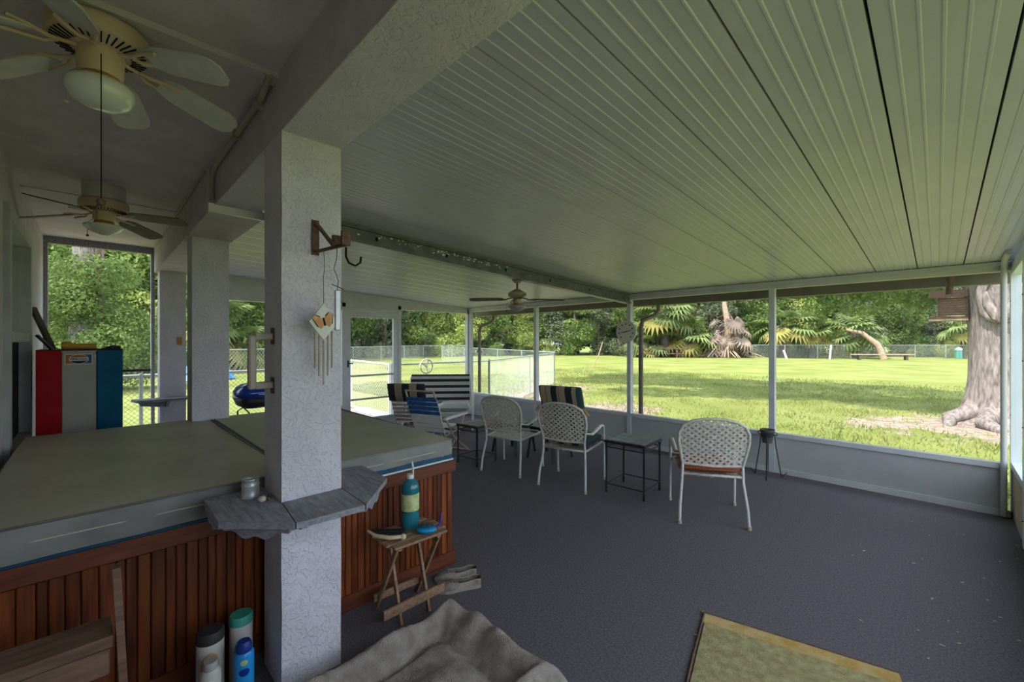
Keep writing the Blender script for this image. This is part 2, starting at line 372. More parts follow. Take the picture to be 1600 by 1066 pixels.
# ribbed roof: 12 inch pans, five ribs each, dark seam between neighbours
roof = group_root('ceiling_porch', (0, .86, 0))
prof = []; PW = .305
x = .004; prof.append((x, .0)); 
for k in range(5):
    c = PW * (k + 1) / 6
    prof += [(c - .0065, 0), (c - .003, -.003), (c + .003, -.003), (c + .0065, 0)]
prof.append((PW - .004, 0))
y0, y1 = .80, YF + .42
pv = []; pf = []; n = len(prof)
for y in (y0, y1):
    for (px_, pz) in prof: pv.append((px_, y - .86, roof_z(y) + pz))
for y in (y0, y1): pv += [(prof[0][0], y - .86, roof_z(y) + .035), (prof[-1][0], y - .86, roof_z(y) + .035)]
for i in range(n - 1): pf.append((i, i + 1, n + i + 1, n + i))
t0 = 2 * n; pf += [(t0, t0 + 2, t0 + 3, t0 + 1), (0, n, t0 + 2, t0), (n - 1, t0 + 1, t0 + 3, 2 * n - 1), tuple(range(n - 1, -1, -1)) + (t0, t0 + 1), tuple(range(n, 2 * n)) + (t0 + 3, t0 + 2)]
me = None; k = 0; x = .165 + PW
while x > XL - .35:
    if me is None: b = MB(); b.add(pv, pf); o = b.build('roof_panel', 'roofw', roof); me = o.data
    else: o = link('roof_panel', me, roof)
    o.location = (x - PW, 0, 0); o.location.z = 0
    x -= PW
b = MB(); y0 = .80; y1 = YF + .40
b.add([(XL - .3, y0 - .86, roof_z(y0) + .03), (XR + .1, y0 - .86, roof_z(y0) + .03), (XR + .1, y1 - .86, roof_z(y1) + .03), (XL - .3, y1 - .86, roof_z(y1) + .03),
       (XL - .3, y0 - .86, roof_z(y0) + .09), (XR + .1, y0 - .86, roof_z(y0) + .09), (XR + .1, y1 - .86, roof_z(y1) + .09), (XL - .3, y1 - .86, roof_z(y1) + .09)],
      [(0, 1, 2, 3), (7, 6, 5, 4), (0, 4, 5, 1), (1, 5, 6, 2), (2, 6, 7, 3), (3, 7, 4, 0)])
b.build('roof_deck', 'roofdark', roof)
# house mass behind the wall so daylight enters only by the openings
b = MB(); b.box(XL, XR + .1, YH - 3.5, YH - .15, 2.82, 3.0); b.box(XL, XR + .1, -.55, .95, 2.82, 2.98); struct(b.build('house_roof', 'roofdark'))

# grey beam under the roof
BX = -3.26
def zz(y, d): return roof_z(y) - .006 - d
b = MB(); ya, yb = .85, YF - .03
v = []
for y in (ya, yb):
    for xx, d in ((BX - .045, 0.006), (BX + .045, 0.006), (BX + .045, .028), (BX + .02, .03), (BX + .02, .115), (BX + .045, .118), (BX + .045, .14), (BX - .045, .14)): v.append((xx, y, zz(y, d)))
b.add(v, [tuple(range(8)), tuple(range(15, 7, -1))] + [(i, 8 + i, 8 + (i + 1) % 8, (i + 1) % 8) for i in range(8)])
bm_ = b.build('roof_beam', 'beam'); tag(bm_, 'grey flaking steel beam under the white ribbed roof', 'beam')
for y in (1.65, 2.35, 3.12, 3.85, 4.65, 5.5):
    MB().rbox(BX + .015, BX + .0215, y - .014, y + .014, zz(y, .09), zz(y, .055), .003).build('bolt_hole', 'dark', bm_)
b = MB()
for i in range(70):
    y = random.gauss(2.35, .45); s_ = random.uniform(.003, .011); z = zz(y, random.uniform(.035, .075)); b.box(BX + .019, BX + .021, y - s_, y + s_, z - s_ * .6, z + s_ * .6)
b.build('flaked_paint', 'flake', bm_)

# far screen wall: kneewall, sill, top rail, posts, screens
SZ = .47
POST = (-7.03, -5.15, -3.26, -1.385)
wf = group_root('wall_back', (0, YF, 0))
bays = [-7.03, -5.15, -3.26, -1.385, XR]
for i in range(4): MB().box(bays[i] + (.03 if i else 0), bays[i + 1] - .03, .0, .03, 0, SZ - .04).build('kick_panel', 'knee', wf)
b = MB(); b.box(XL, XR, -.02, .0, 0, .06); b.build('base_rail', 'alu', wf)
for i in range(4): MB().box(bays[i] + .03, bays[i + 1] - .03, -.025, .045, SZ - .05, SZ).build('sill_rail', 'alu', wf)
for x in POST: MB().box(x - .03, x + .03, -.03, .05, 0, 2.17).build('post', 'alu', wf)
b = MB(); b.box(XL, XR, -.035, .05, 2.165, 2.245); b.box(XL, XR, -.07, -.035, 2.21, 2.247); b.build('top_rail', 'alu', wf)
for i in range(4): MB().box(bays[i] + .03, bays[i + 1] - .03, .018, .0195, SZ, 2.166).build('screen_panel', 'screen', wf)
# end wall on the left with the screen door
we = group_root('wall_left', (XL, 0, 0))
DY0, DY1 = 3.03, 4.02
lb = [(.93, DY0 - .06), (DY1 + .06, YF)]
for (a, c) in [(YH, .56)] + lb:
    MB().box(-.03, .0, a, c, 0, SZ - .04).build('kick_panel', 'knee', we)
    MB().box(-.045, .025, a, c, SZ - .05, SZ).build('sill_rail', 'alu', we)
for y in (.96, DY0 - .03, DY1 + .03, YF - .03): MB().box(-.05, .03, y - .03, y + .03, SZ if y < 1 else 0, 2.2 if y > 1 else 2.42).build('post', 'alu', we)
b = MB()
v = []
for y in (.9, YF):
    zt = roof_z(y) - .012
    v += [(-.05, y, 2.13), (.03, y, 2.13), (.03, y, zt), (-.05, y, zt)]
b.add(v, [(0, 1, 2, 3), (7, 6, 5, 4)] + [(i, 4 + i, 4 + (i + 1) % 4, (i + 1) % 4) for i in range(4)]); b.build('top_rail', 'alu', we)
b = MB(); b.box(-.07, .012, YH, YH + .035, SZ, 2.74); b.box(-.07, .012, .525, .56, SZ, 2.74); b.box(-.07, .012, YH + .035, .525, 2.66, 2.74); b.build('opening_frame', 'shelf', we)
b = MB(); b.box(-.055, -.03, YH + .035, .525, 1.165, 1.195); b.build('mid_rail', 'black', we)
MB().box(-.0215, -.02, .99, DY0 - .06, SZ, 2.13).build('screen_panel', 'screen', we)
MB().box(-.0215, -.02, DY1 + .06, YF - .06, SZ, 2.13).build('screen_panel', 'screen', we)
MB().box(-.0215, -.02, YH + .035, .525, SZ, 2.66).build('screen_panel', 'screen', we)
d1 = group_root('door_1', (XL, DY0, 0))
dw = DY1 - DY0
for a in (0, dw - .09): MB().box(-.04, .02, a, a + .09, .01, 2.06).build('stile', 'alu', d1)
for z0, z1 in ((.01, .2), (1.96, 2.06)): MB().box(-.035, .018, .09, dw - .09, z0, z1).build('rail', 'alu', d1)
for z in (.52, .93): MB().box(-.03, .012, .09, dw - .09, z, z + .03).build('crossbar', 'wframe', d1)
MB().box(-.012, -.0105, .09, dw - .09, .2, 1.96).build('screen_panel', 'screen', d1)
b = MB(); b.tube([(.02, .045, 1.17), (.06, .045, 1.17), (.065, .11, 1.165)], .011, 8); b.box(.018, .024, .03, .06, 1.1, 1.22); b.build('door_handle', 'black', d1)
b = MB(); b.box(XL - .04, XL + .02, DY0 - .06, DY1 + .06, 2.07, 2.13); struct(b.build('trim_4', 'alu'))
# right end wall, seen edge-on
wr = group_root('wall_right', (XR, 0, 0))
for (a, c) in ((4.98, YF), (2.6, 4.9), (.3, 2.52)):
    MB().box(0, .03, a, c, 0, SZ - .02).build('kick_panel', 'knee', wr); MB().box(-.012, .04, a, c, SZ - .03, SZ + .02).build('sill_rail', 'alublue', wr)
    MB().box(.018, .0195, a, c, SZ + .02, 2.25).build('screen_panel', 'screen', wr)
for y in (.26, 2.56, 4.94, YF + .02): MB().box(-.012, .05, y - .04, y + .04, 0, 2.3).build('post', 'alublue', wr)
b = MB(); v = []
for y in (.85, YF + .05):
    zt = roof_z(y) - .012
    v += [(-.01, y, zt - .11), (.05, y, zt - .11), (.05, y, zt), (-.01, y, zt)]
b.add(v, [(0, 1, 2, 3), (7, 6, 5, 4)] + [(i, 4 + i, 4 + (i + 1) % 4, (i + 1) % 4) for i in range(4)]); b.build('top_rail', 'alublue', wr)
b = MB(); b.box(-.004, .03, 4.98, YF - .02, .06, SZ - .03); b.build('plywood_strip', 'beige', wr)
b = MB()
for y in (4.94, YF - .015):
    for z in (.2, .9, 1.4, 1.9): b.ball((-.013, y, z), .006, 6, 4)
b.build('screw', 'dark', wr)
b = MB(); b.box(XR, XR + .1, YH, .3, 0, 2.74); struct(b.build('wall_right_return', 'stucco_side'))
b = MB(); b.tube([(.40, 5.2, 2.262), (.40, 5.5, 2.245), (.405, 5.64, 2.2), (.405, 5.665, 2.08), (.405, 5.665, .02)], .021, 10)
tag(b.build('corner_conduit', 'alu'), 'grey pipe bending down the right corner post', 'pipe')
# gutter, its stub outlet and two downspouts outside the far wall
gt = thing('gutter', 'brown roof gutter along the outside of the far screen wall', 'gutter', (0, YF + .40, 0))
b = MB(); b.box(XL - .3, XR + .6, 0, .02, 2.10, 2.235); b.box(XL - .3, XR + .6, .02, .11, 2.10, 2.115); b.box(XL - .3, XR + .6, .11, .125, 2.10, 2.235); b.build('trough', 'brown', gt)
b = MB(); b.tube([(.09, -.05, 2.27), (.085, .02, 2.16), (.08, .03, 2.02)], .028, 10); b.build('outlet_stub', 'rust', gt)
def downspout(x, label):
    o = thing('downspout', label, 'downspout', (x, YF + .46, 0), 0, 'downspouts on the far wall')
    b = MB(); b.tube([(0.03, .0, 2.11), (0.03, 0, 2.02), (.01, -.06, 1.95), (-.10, -.26, 1.86), (-.115, -.28, 1.75), (-.115, -.28, .05), (-.11, -.10, -.06)], .034, 8); b.build('pipe', 'brown', o)
    b = MB(); b.box(-.155, -.075, -.325, -.24, 1.3, 1.34); b.build('strap', 'brown', o)
downspout(-3.06, 'brown downspout behind the post with the round dial'); downspout(-6.83, 'brown downspout at the far left screen corner')

# ================================================================ TREES AND YARD
def tube_tree(b, base, h, r, lean=(0, 0), branches=4, spread=1.6):
    p = [(base[0] + lean[0] * t + random.uniform(-.08, .08), base[1] + lean[1] * t + random.uniform(-.08, .08), base[2] + h * t) for t in (0, .15, .35, .6, .85, 1)]
    b.tube(p, [r * 1.35, r, r * .9, r * .75, r * .5, r * .25], 7)
    for k in range(branches):
        q = Vector(p[2 + k % 3]); a = random.uniform(0, 6.28)
        e = q + Vector((math.cos(a) * spread, math.sin(a) * spread, spread * random.uniform(.5, 1.0)))
        m_ = (q + e) / 2 + Vector((0, 0, -.15)); b.tube([q, m_, e], [r * .45, r * .3, r * .12], 5)
def proto_tree(name, leafm, n, size, blobs, h, r, bark='barkd'):
    t = thing(name, 'tree', 'tree', (0, 0, -200)); b = MB(); tube_tree(b, (0, 0, -.15), h, r); b.build('trunk', bark, t)
    p, u = blob_points(blobs, n); cards('crown', p, u, size, leafm, t); return t
def blobs_for(kind):
    o = []
    if kind == 'tall':
        for i in range(20): a = random.uniform(0, 6.28); q = random.uniform(0, 2.3); o.append((math.cos(a) * q, math.sin(a) * q, random.uniform(.4, 9.0) ** 1.0, random.uniform(1, 1.7), random.uniform(1, 1.7), random.uniform(.7, 1.2)))
    elif kind == 'round':
        for i in range(15): a = random.uniform(0, 6.28); q = random.uniform(0, 2.6); o.append((math.cos(a) * q, math.sin(a) * q, random.uniform(.4, 5.5), random.uniform(.9, 1.6), random.uniform(.9, 1.6), random.uniform(.7, 1.2)))
    else:
        for i in range(9): a = random.uniform(0, 6.28); q = random.uniform(0, 1.2); o.append((math.cos(a) * q, math.sin(a) * q, random.uniform(.3, 1.6), random.uniform(.5, .9), random.uniform(.5, .9), random.uniform(.4, .7)))
    return o
PT = {}
for key, lm, n, sz, kd, h, r in (('oak_tree', 'leaf_a', 15000, .27, 'tall', 9, .24), ('oak_tree', 'leaf_b', 15000, .26, 'tall', 9, .22), ('leafy_tree', 'leaf_c', 9000, .22, 'round', 6, .14), ('mossy_tree', 'leaf_d', 10000, .22, 'tall', 8.5, .18), ('leafy_tree', 'leaf_b', 9000, .22, 'round', 6, .15),
                                 ('shrub', 'leaf_c', 2200, .20, 'bush', 1.2, .04), ('shrub', 'leaf_b', 2200, .22, 'bush', 1.2, .04), ('shrub', 'leaf_d', 1800, .22, 'bush', 1.2, .04)):
    PT.setdefault(key, []).append(proto_tree(key, lm, n, sz, blobs_for(kd), h, r))
TL = {'oak_tree': ['tall dark green tree in the wood beyond the lawn', 'tall mid green tree in the wood beyond the lawn'],
      'leafy_tree': ['rounded yellow green tree at the edge of the wood', 'rounded mid green tree at the edge of the wood'],
      'mossy_tree': ['pale grey green mossy tree in the wood beyond the lawn'],
      'shrub': ['low yellow green shrub along the lawn edge', 'low dark leafed shrub along the lawn edge', 'low grey green brush along the lawn edge']}
USED = set()
def plant(key, i, x, y, s, z=-.1):
    p = PT[key][i]; t = p if (key, i) not in USED else dup(p, (0, 0, 0)); USED.add((key, i))
    t.location = (x, y, z); t.rotation_euler.z = random.uniform(0, 6.28); t.scale = (s, s, s * random.uniform(.9, 1.12)); t['label'] = TL[key][i]; t['category'] = 'shrub' if key == 'shrub' else 'tree'; t['group'] = 'shrubs at the wood edge' if key == 'shrub' else 'trees of the surrounding wood'
    return t
EDGE = [(-26, -14), (-29.5, -6), (-28, -1.5), (-27, 2.5), (-31, 8), (-38, 18), (-38, 27), (-28.5, 38), (-18, 46.5), (-8, 54), (2.5, 63), (15, 74)]
def edge_pt(t):
    t = max(0, min(.9999, t)) * (len(EDGE) - 1); i = int(t); f = t - i
    a, c = Vector((*EDGE[i], 0)), Vector((*EDGE[i + 1], 0)); n = (c - a).normalized(); return a.lerp(c, f), Vector((-n.y, n.x, 0))
FRONT = []
for row, (cnt, off) in enumerate(((42, 1.5), (40, 5.0), (34, 9.5))):
    for i in range(cnt):
        p, nn = edge_pt((i + random.uniform(.2, .8)) / cnt); p = p + nn * (off + random.uniform(-1.2, 1.2))
        if row == 0: key, j = random.choice([('leafy_tree', 0), ('leafy_tree', 1), ('leafy_tree', 0), ('mossy_tree', 0), ('oak_tree', 1)])
        elif row == 1: key, j = random.choice([('oak_tree', 0), ('oak_tree', 1), ('mossy_tree', 0), ('leafy_tree', 1)])
        else: key, j = random.choice([('oak_tree', 0), ('oak_tree', 1)])
        t = plant(key, j, p.x, p.y, random.uniform(.85, 1.15) * (1.05, 1.45, 1.9)[row])
        FRONT.append((key + str(min(row, 1)), j, t))
for i in range(40):
    p, nn = edge_pt((i + random.random()) / 40); p = p + nn * random.uniform(-.8, 1.0); j = random.choice([0, 1, 2, 2]); FRONT.append(('shrub0', j, plant('shrub', j, p.x, p.y, random.uniform(.6, 1.1))))
ORD = 'first second third fourth fifth sixth seventh eighth ninth tenth eleventh twelfth thirteenth fourteenth fifteenth sixteenth seventeenth eighteenth nineteenth twentieth'.split()
ORD += ['twenty ' + q for q in ORD[:9]] + ['thirtieth'] + ['thirty ' + q for q in ORD[:9]]
KIND = {('leafy_tree', 0): 'rounded yellow green tree', ('leafy_tree', 1): 'rounded mid green tree', ('mossy_tree', 0): 'pale mossy tree', ('oak_tree', 0): 'tall dark green tree', ('oak_tree', 1): 'tall mid green tree', ('shrub', 0): 'low yellow green shrub', ('shrub', 1): 'low dark leafed shrub', ('shrub', 2): 'low grey green shrub'}
for (kn, kj), nm in KIND.items():
    for row, where in ((0, 'at the wood edge'), (1, 'deep in the wood')):
        L_ = sorted([t for a, c, t in FRONT if (a, c) == (kn + str(row), kj)], key=lambda t: math.atan2(t.location.x, t.location.y))
        n_ = 0
        for t in L_:
            t['group'] = ('front ' if row == 0 else 'rear ') + kn.replace('_', ' ') + 's of the wood'
            if math.atan2(t.location.x, t.location.y) < R(-97): t['label'] = nm + ' ' + where + ' left of the end opening'
            else: t['label'] = nm + ' ' + where + ', ' + ORD[n_] + ' of its kind from left'; n_ += 1
# the tall ivy-covered stump tree in the left opening
iv = thing('ivy_tree', 'pale broken trunk smothered in green ivy seen through the end opening', 'tree', (-19.5, -.15, -.1))
b = MB(); b.tube([(0, 0, 0), (.05, 0, 2), (-.05, .05, 4), (0, 0, 6.2)], [.5, .42, .38, .34], 12); b.build('trunk', 'bark', iv)
b = MB(); b.tube([(.38, .26, 2.6), (.36, .27, 4), (.33, .26, 6)], [.07, .09, .08], 6); b.build('torn_strip', 'rust', iv)
bl = [(random.gauss(.2, .7), random.gauss(0, .8), random.uniform(.5, 3.9), .8, .8, .6) for _ in range(26)] + [(.5, random.uniform(-.5, .5), random.uniform(.6, 4.0), .5, .5, .6) for _ in range(8)]
p, u = blob_points(bl, 22000); cards('ivy', p, u, .11, 'leaf_b', iv)
# big oak beside the right corner, its crown above the roof line
ok = thing('live_oak', 'large old oak with grey bark and a heart shaped scar on lawn', 'tree', (.92, 12.8, -.1))
b = MB(); seg = 36; prof_ = [(0, .88), (.06, .76), (.15, .67), (.3, .59), (.55, .535), (.9, .50), (1.4, .48), (1.9, .48), (2.4, .51), (2.9, .58), (3.4, .64)]
v = []; f = []
for z, r in prof_:
    for k in range(seg):
        a = 2 * PI * k / seg
        fl = max(0, 1 - z / .8) ** 1.5
        rr = r * (1 + fl * .30 * max(0, math.cos(a * 5 + .6)) ** 2 + .02 * math.sin(a * 9 + z * 2) + .02 * math.sin(a * 15 - z) + random.uniform(-.006, .006))
        v.append((math.cos(a) * rr, math.sin(a) * rr, z))
for i in range(len(prof_) - 1):
    for k in range(seg): f.append((i * seg + k, i * seg + (k + 1) % seg, (i + 1) * seg + (k + 1) % seg, (i + 1) * seg + k))
b.add(v, f, 0, True)
for a, l, zz_ in ((2.6, 5.5, 5.4), (.4, 4.5, 5.6), (1.6, 4, 6.5), (4.2, 3.2, 6.8), (3.4, 5, 6.0)):
    b.tube([(0, 0, 3.2), (math.cos(a) * l * .35, math.sin(a) * l * .35, 4.2), (math.cos(a) * l, math.sin(a) * l, zz_)], [.42, .28, .10], 8)
b.build('trunk', 'bark', ok)
for k, a in enumerate((-2.5, -1.9, -1.1)):
    b = MB(); b.tube([(math.cos(a) * .5, math.sin(a) * .5, .22), (math.cos(a) * .95, math.sin(a) * .95, .10), (math.cos(a + .2) * 1.15, math.sin(a + .2) * 1.15, .02), (math.cos(a + .3) * 1.4, math.sin(a + .3) * 1.4, -.05)], [.2, .13, .09, .05], 8); b.build('root', 'bark', ok)
# scar: rim of healed bark around a hollow, facing the porch
fa = math.atan2(-12.8, -.92); fx, fy = math.cos(fa - .06), math.sin(fa - .06); tx, ty = -fy, fx
def onbark(s_, z, out): return (fx * out + tx * s_, fy * out + ty * s_, z)
b = MB(); rim = [onbark(-.27 * math.cos(a) , 2.55 + .34 * math.sin(a) - (.16 if math.sin(a) < -.3 else 0), .50) for a in [2 * PI * k / 22 for k in range(22)]]
b.tube(rim, .075, 8, closed=True); b.build('scar_rim', 'bark', ok)
b = MB(); b.prism([(-.24 * math.cos(a), .30 * math.sin(a)) for a in [2 * PI * k / 18 for k in range(18)]], .40, .495, mtx=Matrix(((tx, 0, fx, 0), (ty, 0, fy, 0), (0, 1, 0, 2.55), (0, 0, 0, 1)))); b.build('hollow', 'barkd', ok)
b = MB(); b.tube([onbark(-.05, 2.05, .55), onbark(.06, 2.2, .58), onbark(.16, 2.5, .55)], [.10, .12, .07], 8); b.tube([onbark(-.04, 2.08, .55), onbark(-.17, 2.35, .55), onbark(-.22, 2.6, .53)], [.09, .08, .05], 8); b.build('healed_lip', 'bark', ok)
bl = []
for i in range(60):
    bl.append((random.uniform(-12, 5), random.gauss(.3, 1.5), random.uniform(5.6, 8.4), 1.5, 1.3, .8))
p, u = blob_points(bl, 42000); cards('crown', p, u, .28, 'leaf_b', ok)
bl = [(-1.7, .3, 2.95, .8, .5, .45), (-2.6, .4, 3.0, .7, .5, .5), (-1.2, .5, 2.7, .45, .4, .35), (-2.2, .5, 2.55, .5, .4, .35), (-3.4, .5, 3.3, .7, .5, .5), (-3.0, .4, 2.6, .4, .3, .3)]
p, u = blob_points(bl, 3600); cards('hanging_twigs', p, u, .12, 'leaf_b', ok)
b = MB(); b.tube([(-.4, 0, 3.2), (-1.6, .3, 3.35), (-3.3, .5, 3.8), (-4.5, .6, 4.6)], [.1, .06, .04, .03], 6); b.build('low_branch', 'bark', ok)
# grass tufts on the nearer lawn
def grass():
    n = 90000; y = YF + .35 + RNG.random(n) ** 1.6 * 16; x = RNG.uniform(-1, 1, n) * 10 - 5.5
    d = np.minimum(np.minimum(np.hypot(x - .6, y - 11.9) / 1.6, np.hypot(x + .6, y - 11.2) / .9), np.hypot(x + 8.3, y - 9.6) / 1.2); keep = RNG.random(n) < np.clip((d - .35) * 1.3, .06, 1); x, y = x[keep], y[keep]; n = len(x)
    cl = .5 + .5 * np.sin(x * 3.1 + np.sin(y * 2.3)) * np.sin(y * 2.7 + np.sin(x * 1.7)); k = RNG.random(n) < .35 + .65 * cl; x, y, cl = x[k], y[k], cl[k]; n = len(x)
    h = (.03 + .05 * RNG.random(n)) * (.7 + .7 * cl); a = RNG.uniform(0, PI, n); w = .006 + .006 * RNG.random(n); z = np.full(n, -.09)
    ca, sa = np.cos(a) * w, np.sin(a) * w; lx, ly = RNG.normal(0, .03, n), RNG.normal(0, .03, n)
    v = np.stack([np.stack([x - ca, y - sa, z], 1), np.stack([x + ca, y + sa, z], 1), np.stack([x + lx, y + ly, z + h], 1)], 1).reshape(-1, 3)
    me = bpy.data.meshes.new('grass_tufts'); me.vertices.add(3 * n); me.vertices.foreach_set('co', v.ravel()); me.loops.add(3 * n); me.loops.foreach_set('vertex_index', np.arange(3 * n)); me.polygons.add(n); me.polygons.foreach_set('loop_start', np.arange(n) * 3); me.update(calc_edges=True); me.materials.append(M['blade'])
    tag(link('grass_tufts', me), 'short bright green grass growing on the near lawn', 'grass', kind='stuff')
grass()
# palms
def frond_mesh(kind, mname):
    b = MB(); n = 15; b.tube([(0, 0, 0), (.5, 0, .22), (.85, 0, .26)], .02, 4)
    for i in range(n):
        a = -1.9 + 3.8 * i / (n - 1); L = .95 * (1 - .18 * abs(a)); c, s_ = math.cos(a), math.sin(a)
        p0 = Vector((.85, 0, .26)); mid = p0 + Vector((c * L * .6, s_ * L * .6, .02)); tip = p0 + Vector((c * L, s_ * L, -.22)); w_ = Vector((-s_, c, 0)) * .075
        b.add([p0, mid - w_ + Vector((0, 0, .03)), tip, mid + w_ + Vector((0, 0, .03)), mid - Vector((0, 0, .03))], [(0, 1, 4), (0, 4, 3), (1, 2, 4), (4, 2, 3)])
    o = b.build('frond', mname); me = o.data; bpy.data.objects.remove(o); return me
FR = {k: frond_mesh('fan', k) for k in ('palm', 'palmy', 'dead')}
def palm(x, y, h, n, label, s=1, drop=0):
    t = thing('cabbage_palm', label, 'palm', (x, y, -.1), 0, 'palms at the wood edge'); t.scale = (s, s, s)
    b = MB(); b.tube([(0, 0, 0), (.05, 0, h * .5), (0, .05, h)], [.26, .2, .2], 8); b.build('trunk', 'barkd', t)
    for i in range(n):
        el = random.uniform(-.9, 1.1) if i > n * .3 else random.uniform(-1.2, -.4)
        o = link('frond', FR['palm' if el > -.5 else random.choice(['palmy', 'palm'])] if not drop else FR['dead'], t, (0, 0, h + random.uniform(-.25, .15)))
        o.rotation_euler = (random.uniform(-.3, .3), -el, 2.399 * i); q = random.uniform(.9, 1.25); o.scale = (q, q, q)
palm(-19.9, 41.8, 2.5, 32, 'broad yellow green fan palm just right of the dial post', 1.9)
palm(-17.9, 43.2, 1.2, 28, 'lower bushy fan palm beside the dead frond heap', 1.7)
palm(-21.2, 40.4, .9, 20, 'small fan palm left of the broad yellow green palm', 1.4)
palm(-10.9, 48.6, 2.0, 26, 'fan palm with hanging skirt right of the screen post', 1.5)
palm(-8.8, 50.2, 1.8, 22, 'middle fan palm behind the far wire fence', 1.3)
palm(-5.6, 51.8, 1.6, 24, 'wide arching fan palm behind the far wire fence', 1.5)
palm(1.6, 58.5, 2.6, 18, 'fan palm seen just left of the oak trunk', 1.1)
palm(-26.5, 4.6, 1.9, 26, 'spiky fan palm seen through the left end opening', 1.25)
palm(-27.5, 5.4, 1.2, 22, 'lower fan palm beside another in the left opening', 1.1)
# heap of dead fronds round a broken snag
dp = thing('dead_palm_heap', 'heap of brown dead fronds hanging round a broken pale snag', 'dead palm', (-14.9, 45.0, -.1)); 
b = MB(); b.tube([(0, 0, 0), (.2, -.1, 3.0), (-.2, 0, 5.2), (-.35, .0, 6.6)], [.4, .32, .24, .08], 8); b.build('snag', 'knot', dp)
for i in range(34):
    a = random.uniform(0, 6.28); o = link('dead_frond', FR['dead'], dp, (math.cos(a) * .3, math.sin(a) * .3, random.uniform(1.2, 4.6))); o.rotation_euler = (random.uniform(-.4, .4), random.uniform(.75, 1.35), a); q = random.uniform(1.1, 1.9); o.scale = (q, q * .7, q)
for i in range(16):
    a = random.uniform(-2.6, .4); L = random.uniform(1.6, 3.6); b = MB(); m_ = Vector((math.cos(a) * L * .5, math.sin(a) * L * .5, random.uniform(.5, 1.3))); b.tube([(0, 0, random.uniform(.8, 2.2)), m_, (math.cos(a) * L + random.uniform(-.5, .5), math.sin(a) * L, .08)], [.09, .07, .03], 5); b.build('fallen_limb', 'knot', dp)
def limb(name, pts, rs, m, label, cat): b = MB(); b.tube(pts, rs, 7); return tag(b.build(name, m), label, cat)
limb('bent_trunk', [(-3.4, 50.0, -.1), (-3.8, 50.0, 1.2), (-4.9, 49.8, 2.3), (-6.0, 49.6, 2.6)], [.3, .25, .2, .12], 'knot', 'pale arching fallen trunk near the far wire fence', 'trunk')
limb('leaning_stake', [(-15.1, 22.0, -.12), (-14.9, 22.4, .7), (-14.75, 22.6, 1.5)], [.035, .035, .03], 'knot', 'thin pale stake leaning in the open lawn', 'stake')
limb('white_stake', [(-9.9, 45.8, -.12), (-10.2, 45.9, .7)], [.09, .08], 'white', 'short white stake left at the far lawn edge', 'stake')
limb('white_stake', [(-6.9, 47.3, -.12), (-6.8, 47.3, 1.2)], [.08, .07], 'white', 'taller white stake at the far lawn edge', 'stake')
# rusty rail rack under the palms
rk = thing('rusty_rack', 'low rusty rail rack below the yellow green palms', 'rack', (-18.8, 40.2, -.1), R(38))
for z in (.35, .85): MB().box(-2.6, 2.6, -.05, .05, z, z + .1).build('rail', 'rust', rk)
for x in (-2.5, -.9, .9, 2.5): MB().box(x - .06, x + .06, -.06, .06, 0, .95).build('post', 'rust', rk)
bn = thing('far_bench', 'long weathered bench by the far wire fence', 'bench', (-3.4, 48.6, -.1), R(36))
MB().rbox(-2.4, 2.4, -.2, .2, .42, .52, .02).build('seat_plank', 'knot', bn)
for x in (-1.8, 1.8): MB().box(x - .08, x + .08, -.15, .15, 0, .42).build('leg', 'barkd', bn)
gb = thing('green_feeder', 'small green container with white top by far fence gate', 'container', (1.35, 58.0, -.1)); gb.scale = (.6, .6, .75); b = MB(); b.lathe([(.42, 0), (.45, .9), (.4, 1.05)], 12); b.build('drum', 'mint', gb); b = MB(); b.lathe([(.48, 1.05), (.42, 1.3), (.1, 1.45)], 12); b.build('top', 'white', gb)
tp = thing('tarp_heap', 'crumpled blue tarp heap seen through the left end opening', 'tarp', (-21.8, 3.5, -.1)); b = MB(); v = []; f = []
for j in range(9):
    for i in range(17):
        a = 2 * PI * i / 16; q = 1 - j / 8; v.append((math.cos(a) * q * (.8 + random.uniform(-.1, .1)), math.sin(a) * q * (1.0 + random.uniform(-.12, .12)), (1 - q * q) * 1.2 + random.uniform(-.05, .05)))
for j in range(8):
    for i in range(16): f.append((j * 17 + i, j * 17 + i + 1, (j + 1) * 17 + i + 1, (j + 1) * 17 + i))
b.add(v, f, 0, False); b.build('sheet', 'tarp', tp)

# chain link fences: posts, rail, woven wire
def fence(name, pts, h, label, spacing=.06, wire=.0018, post_step=3.0, mw='chain', rail=True, railr=.02, railm='galv', z0=-.08):
    t = thing(name, label, 'fence', (*pts[0], z0)); O = Vector((*pts[0], 0)); wb = MB()
    for a, c in zip(pts[:-1], pts[1:]):
        A = Vector((*a, 0)) - O; C_ = Vector((*c, 0)) - O; L = (C_ - A).length; D = (C_ - A) / L
        if rail: b = MB(); b.tube([A + Vector((0, 0, h)), C_ + Vector((0, 0, h))], railr, 6); b.build('top_rail', railm, t)
        k = max(1, round(L / post_step))
        for i in range(k + 1):
            b = MB(); p = A + D * L * i / k; b.tube([p, p + Vector((0, 0, h + .03))], railr * 1.2, 6); b.build('post', railm, t)
        m_ = int((L + h) / spacing)
        for sgn in (1, -1):
            for i in range(m_):
                s0 = i * spacing - h; a0, a1 = max(s0, 0), min(s0 + h, L)
                if a1 - a0 < .01: continue
                zz0, zz1 = a0 - s0, a1 - s0
                if sgn < 0: zz0, zz1 = h - zz0, h - zz1
                wb.bar(A + D * a0 + Vector((0, 0, zz0)), A + D * a1 + Vector((0, 0, zz1)), wire * 2, wire * 2)
    o = wb.build('wire_mesh', mw, t); o['kind'] = 'stuff'; return t
fence('wire_fence', [(-7.45, -2.0), (-7.45, 2.9)], 1.17, 'chain link fence outside the left end opening', .06, .0018, 2.4)
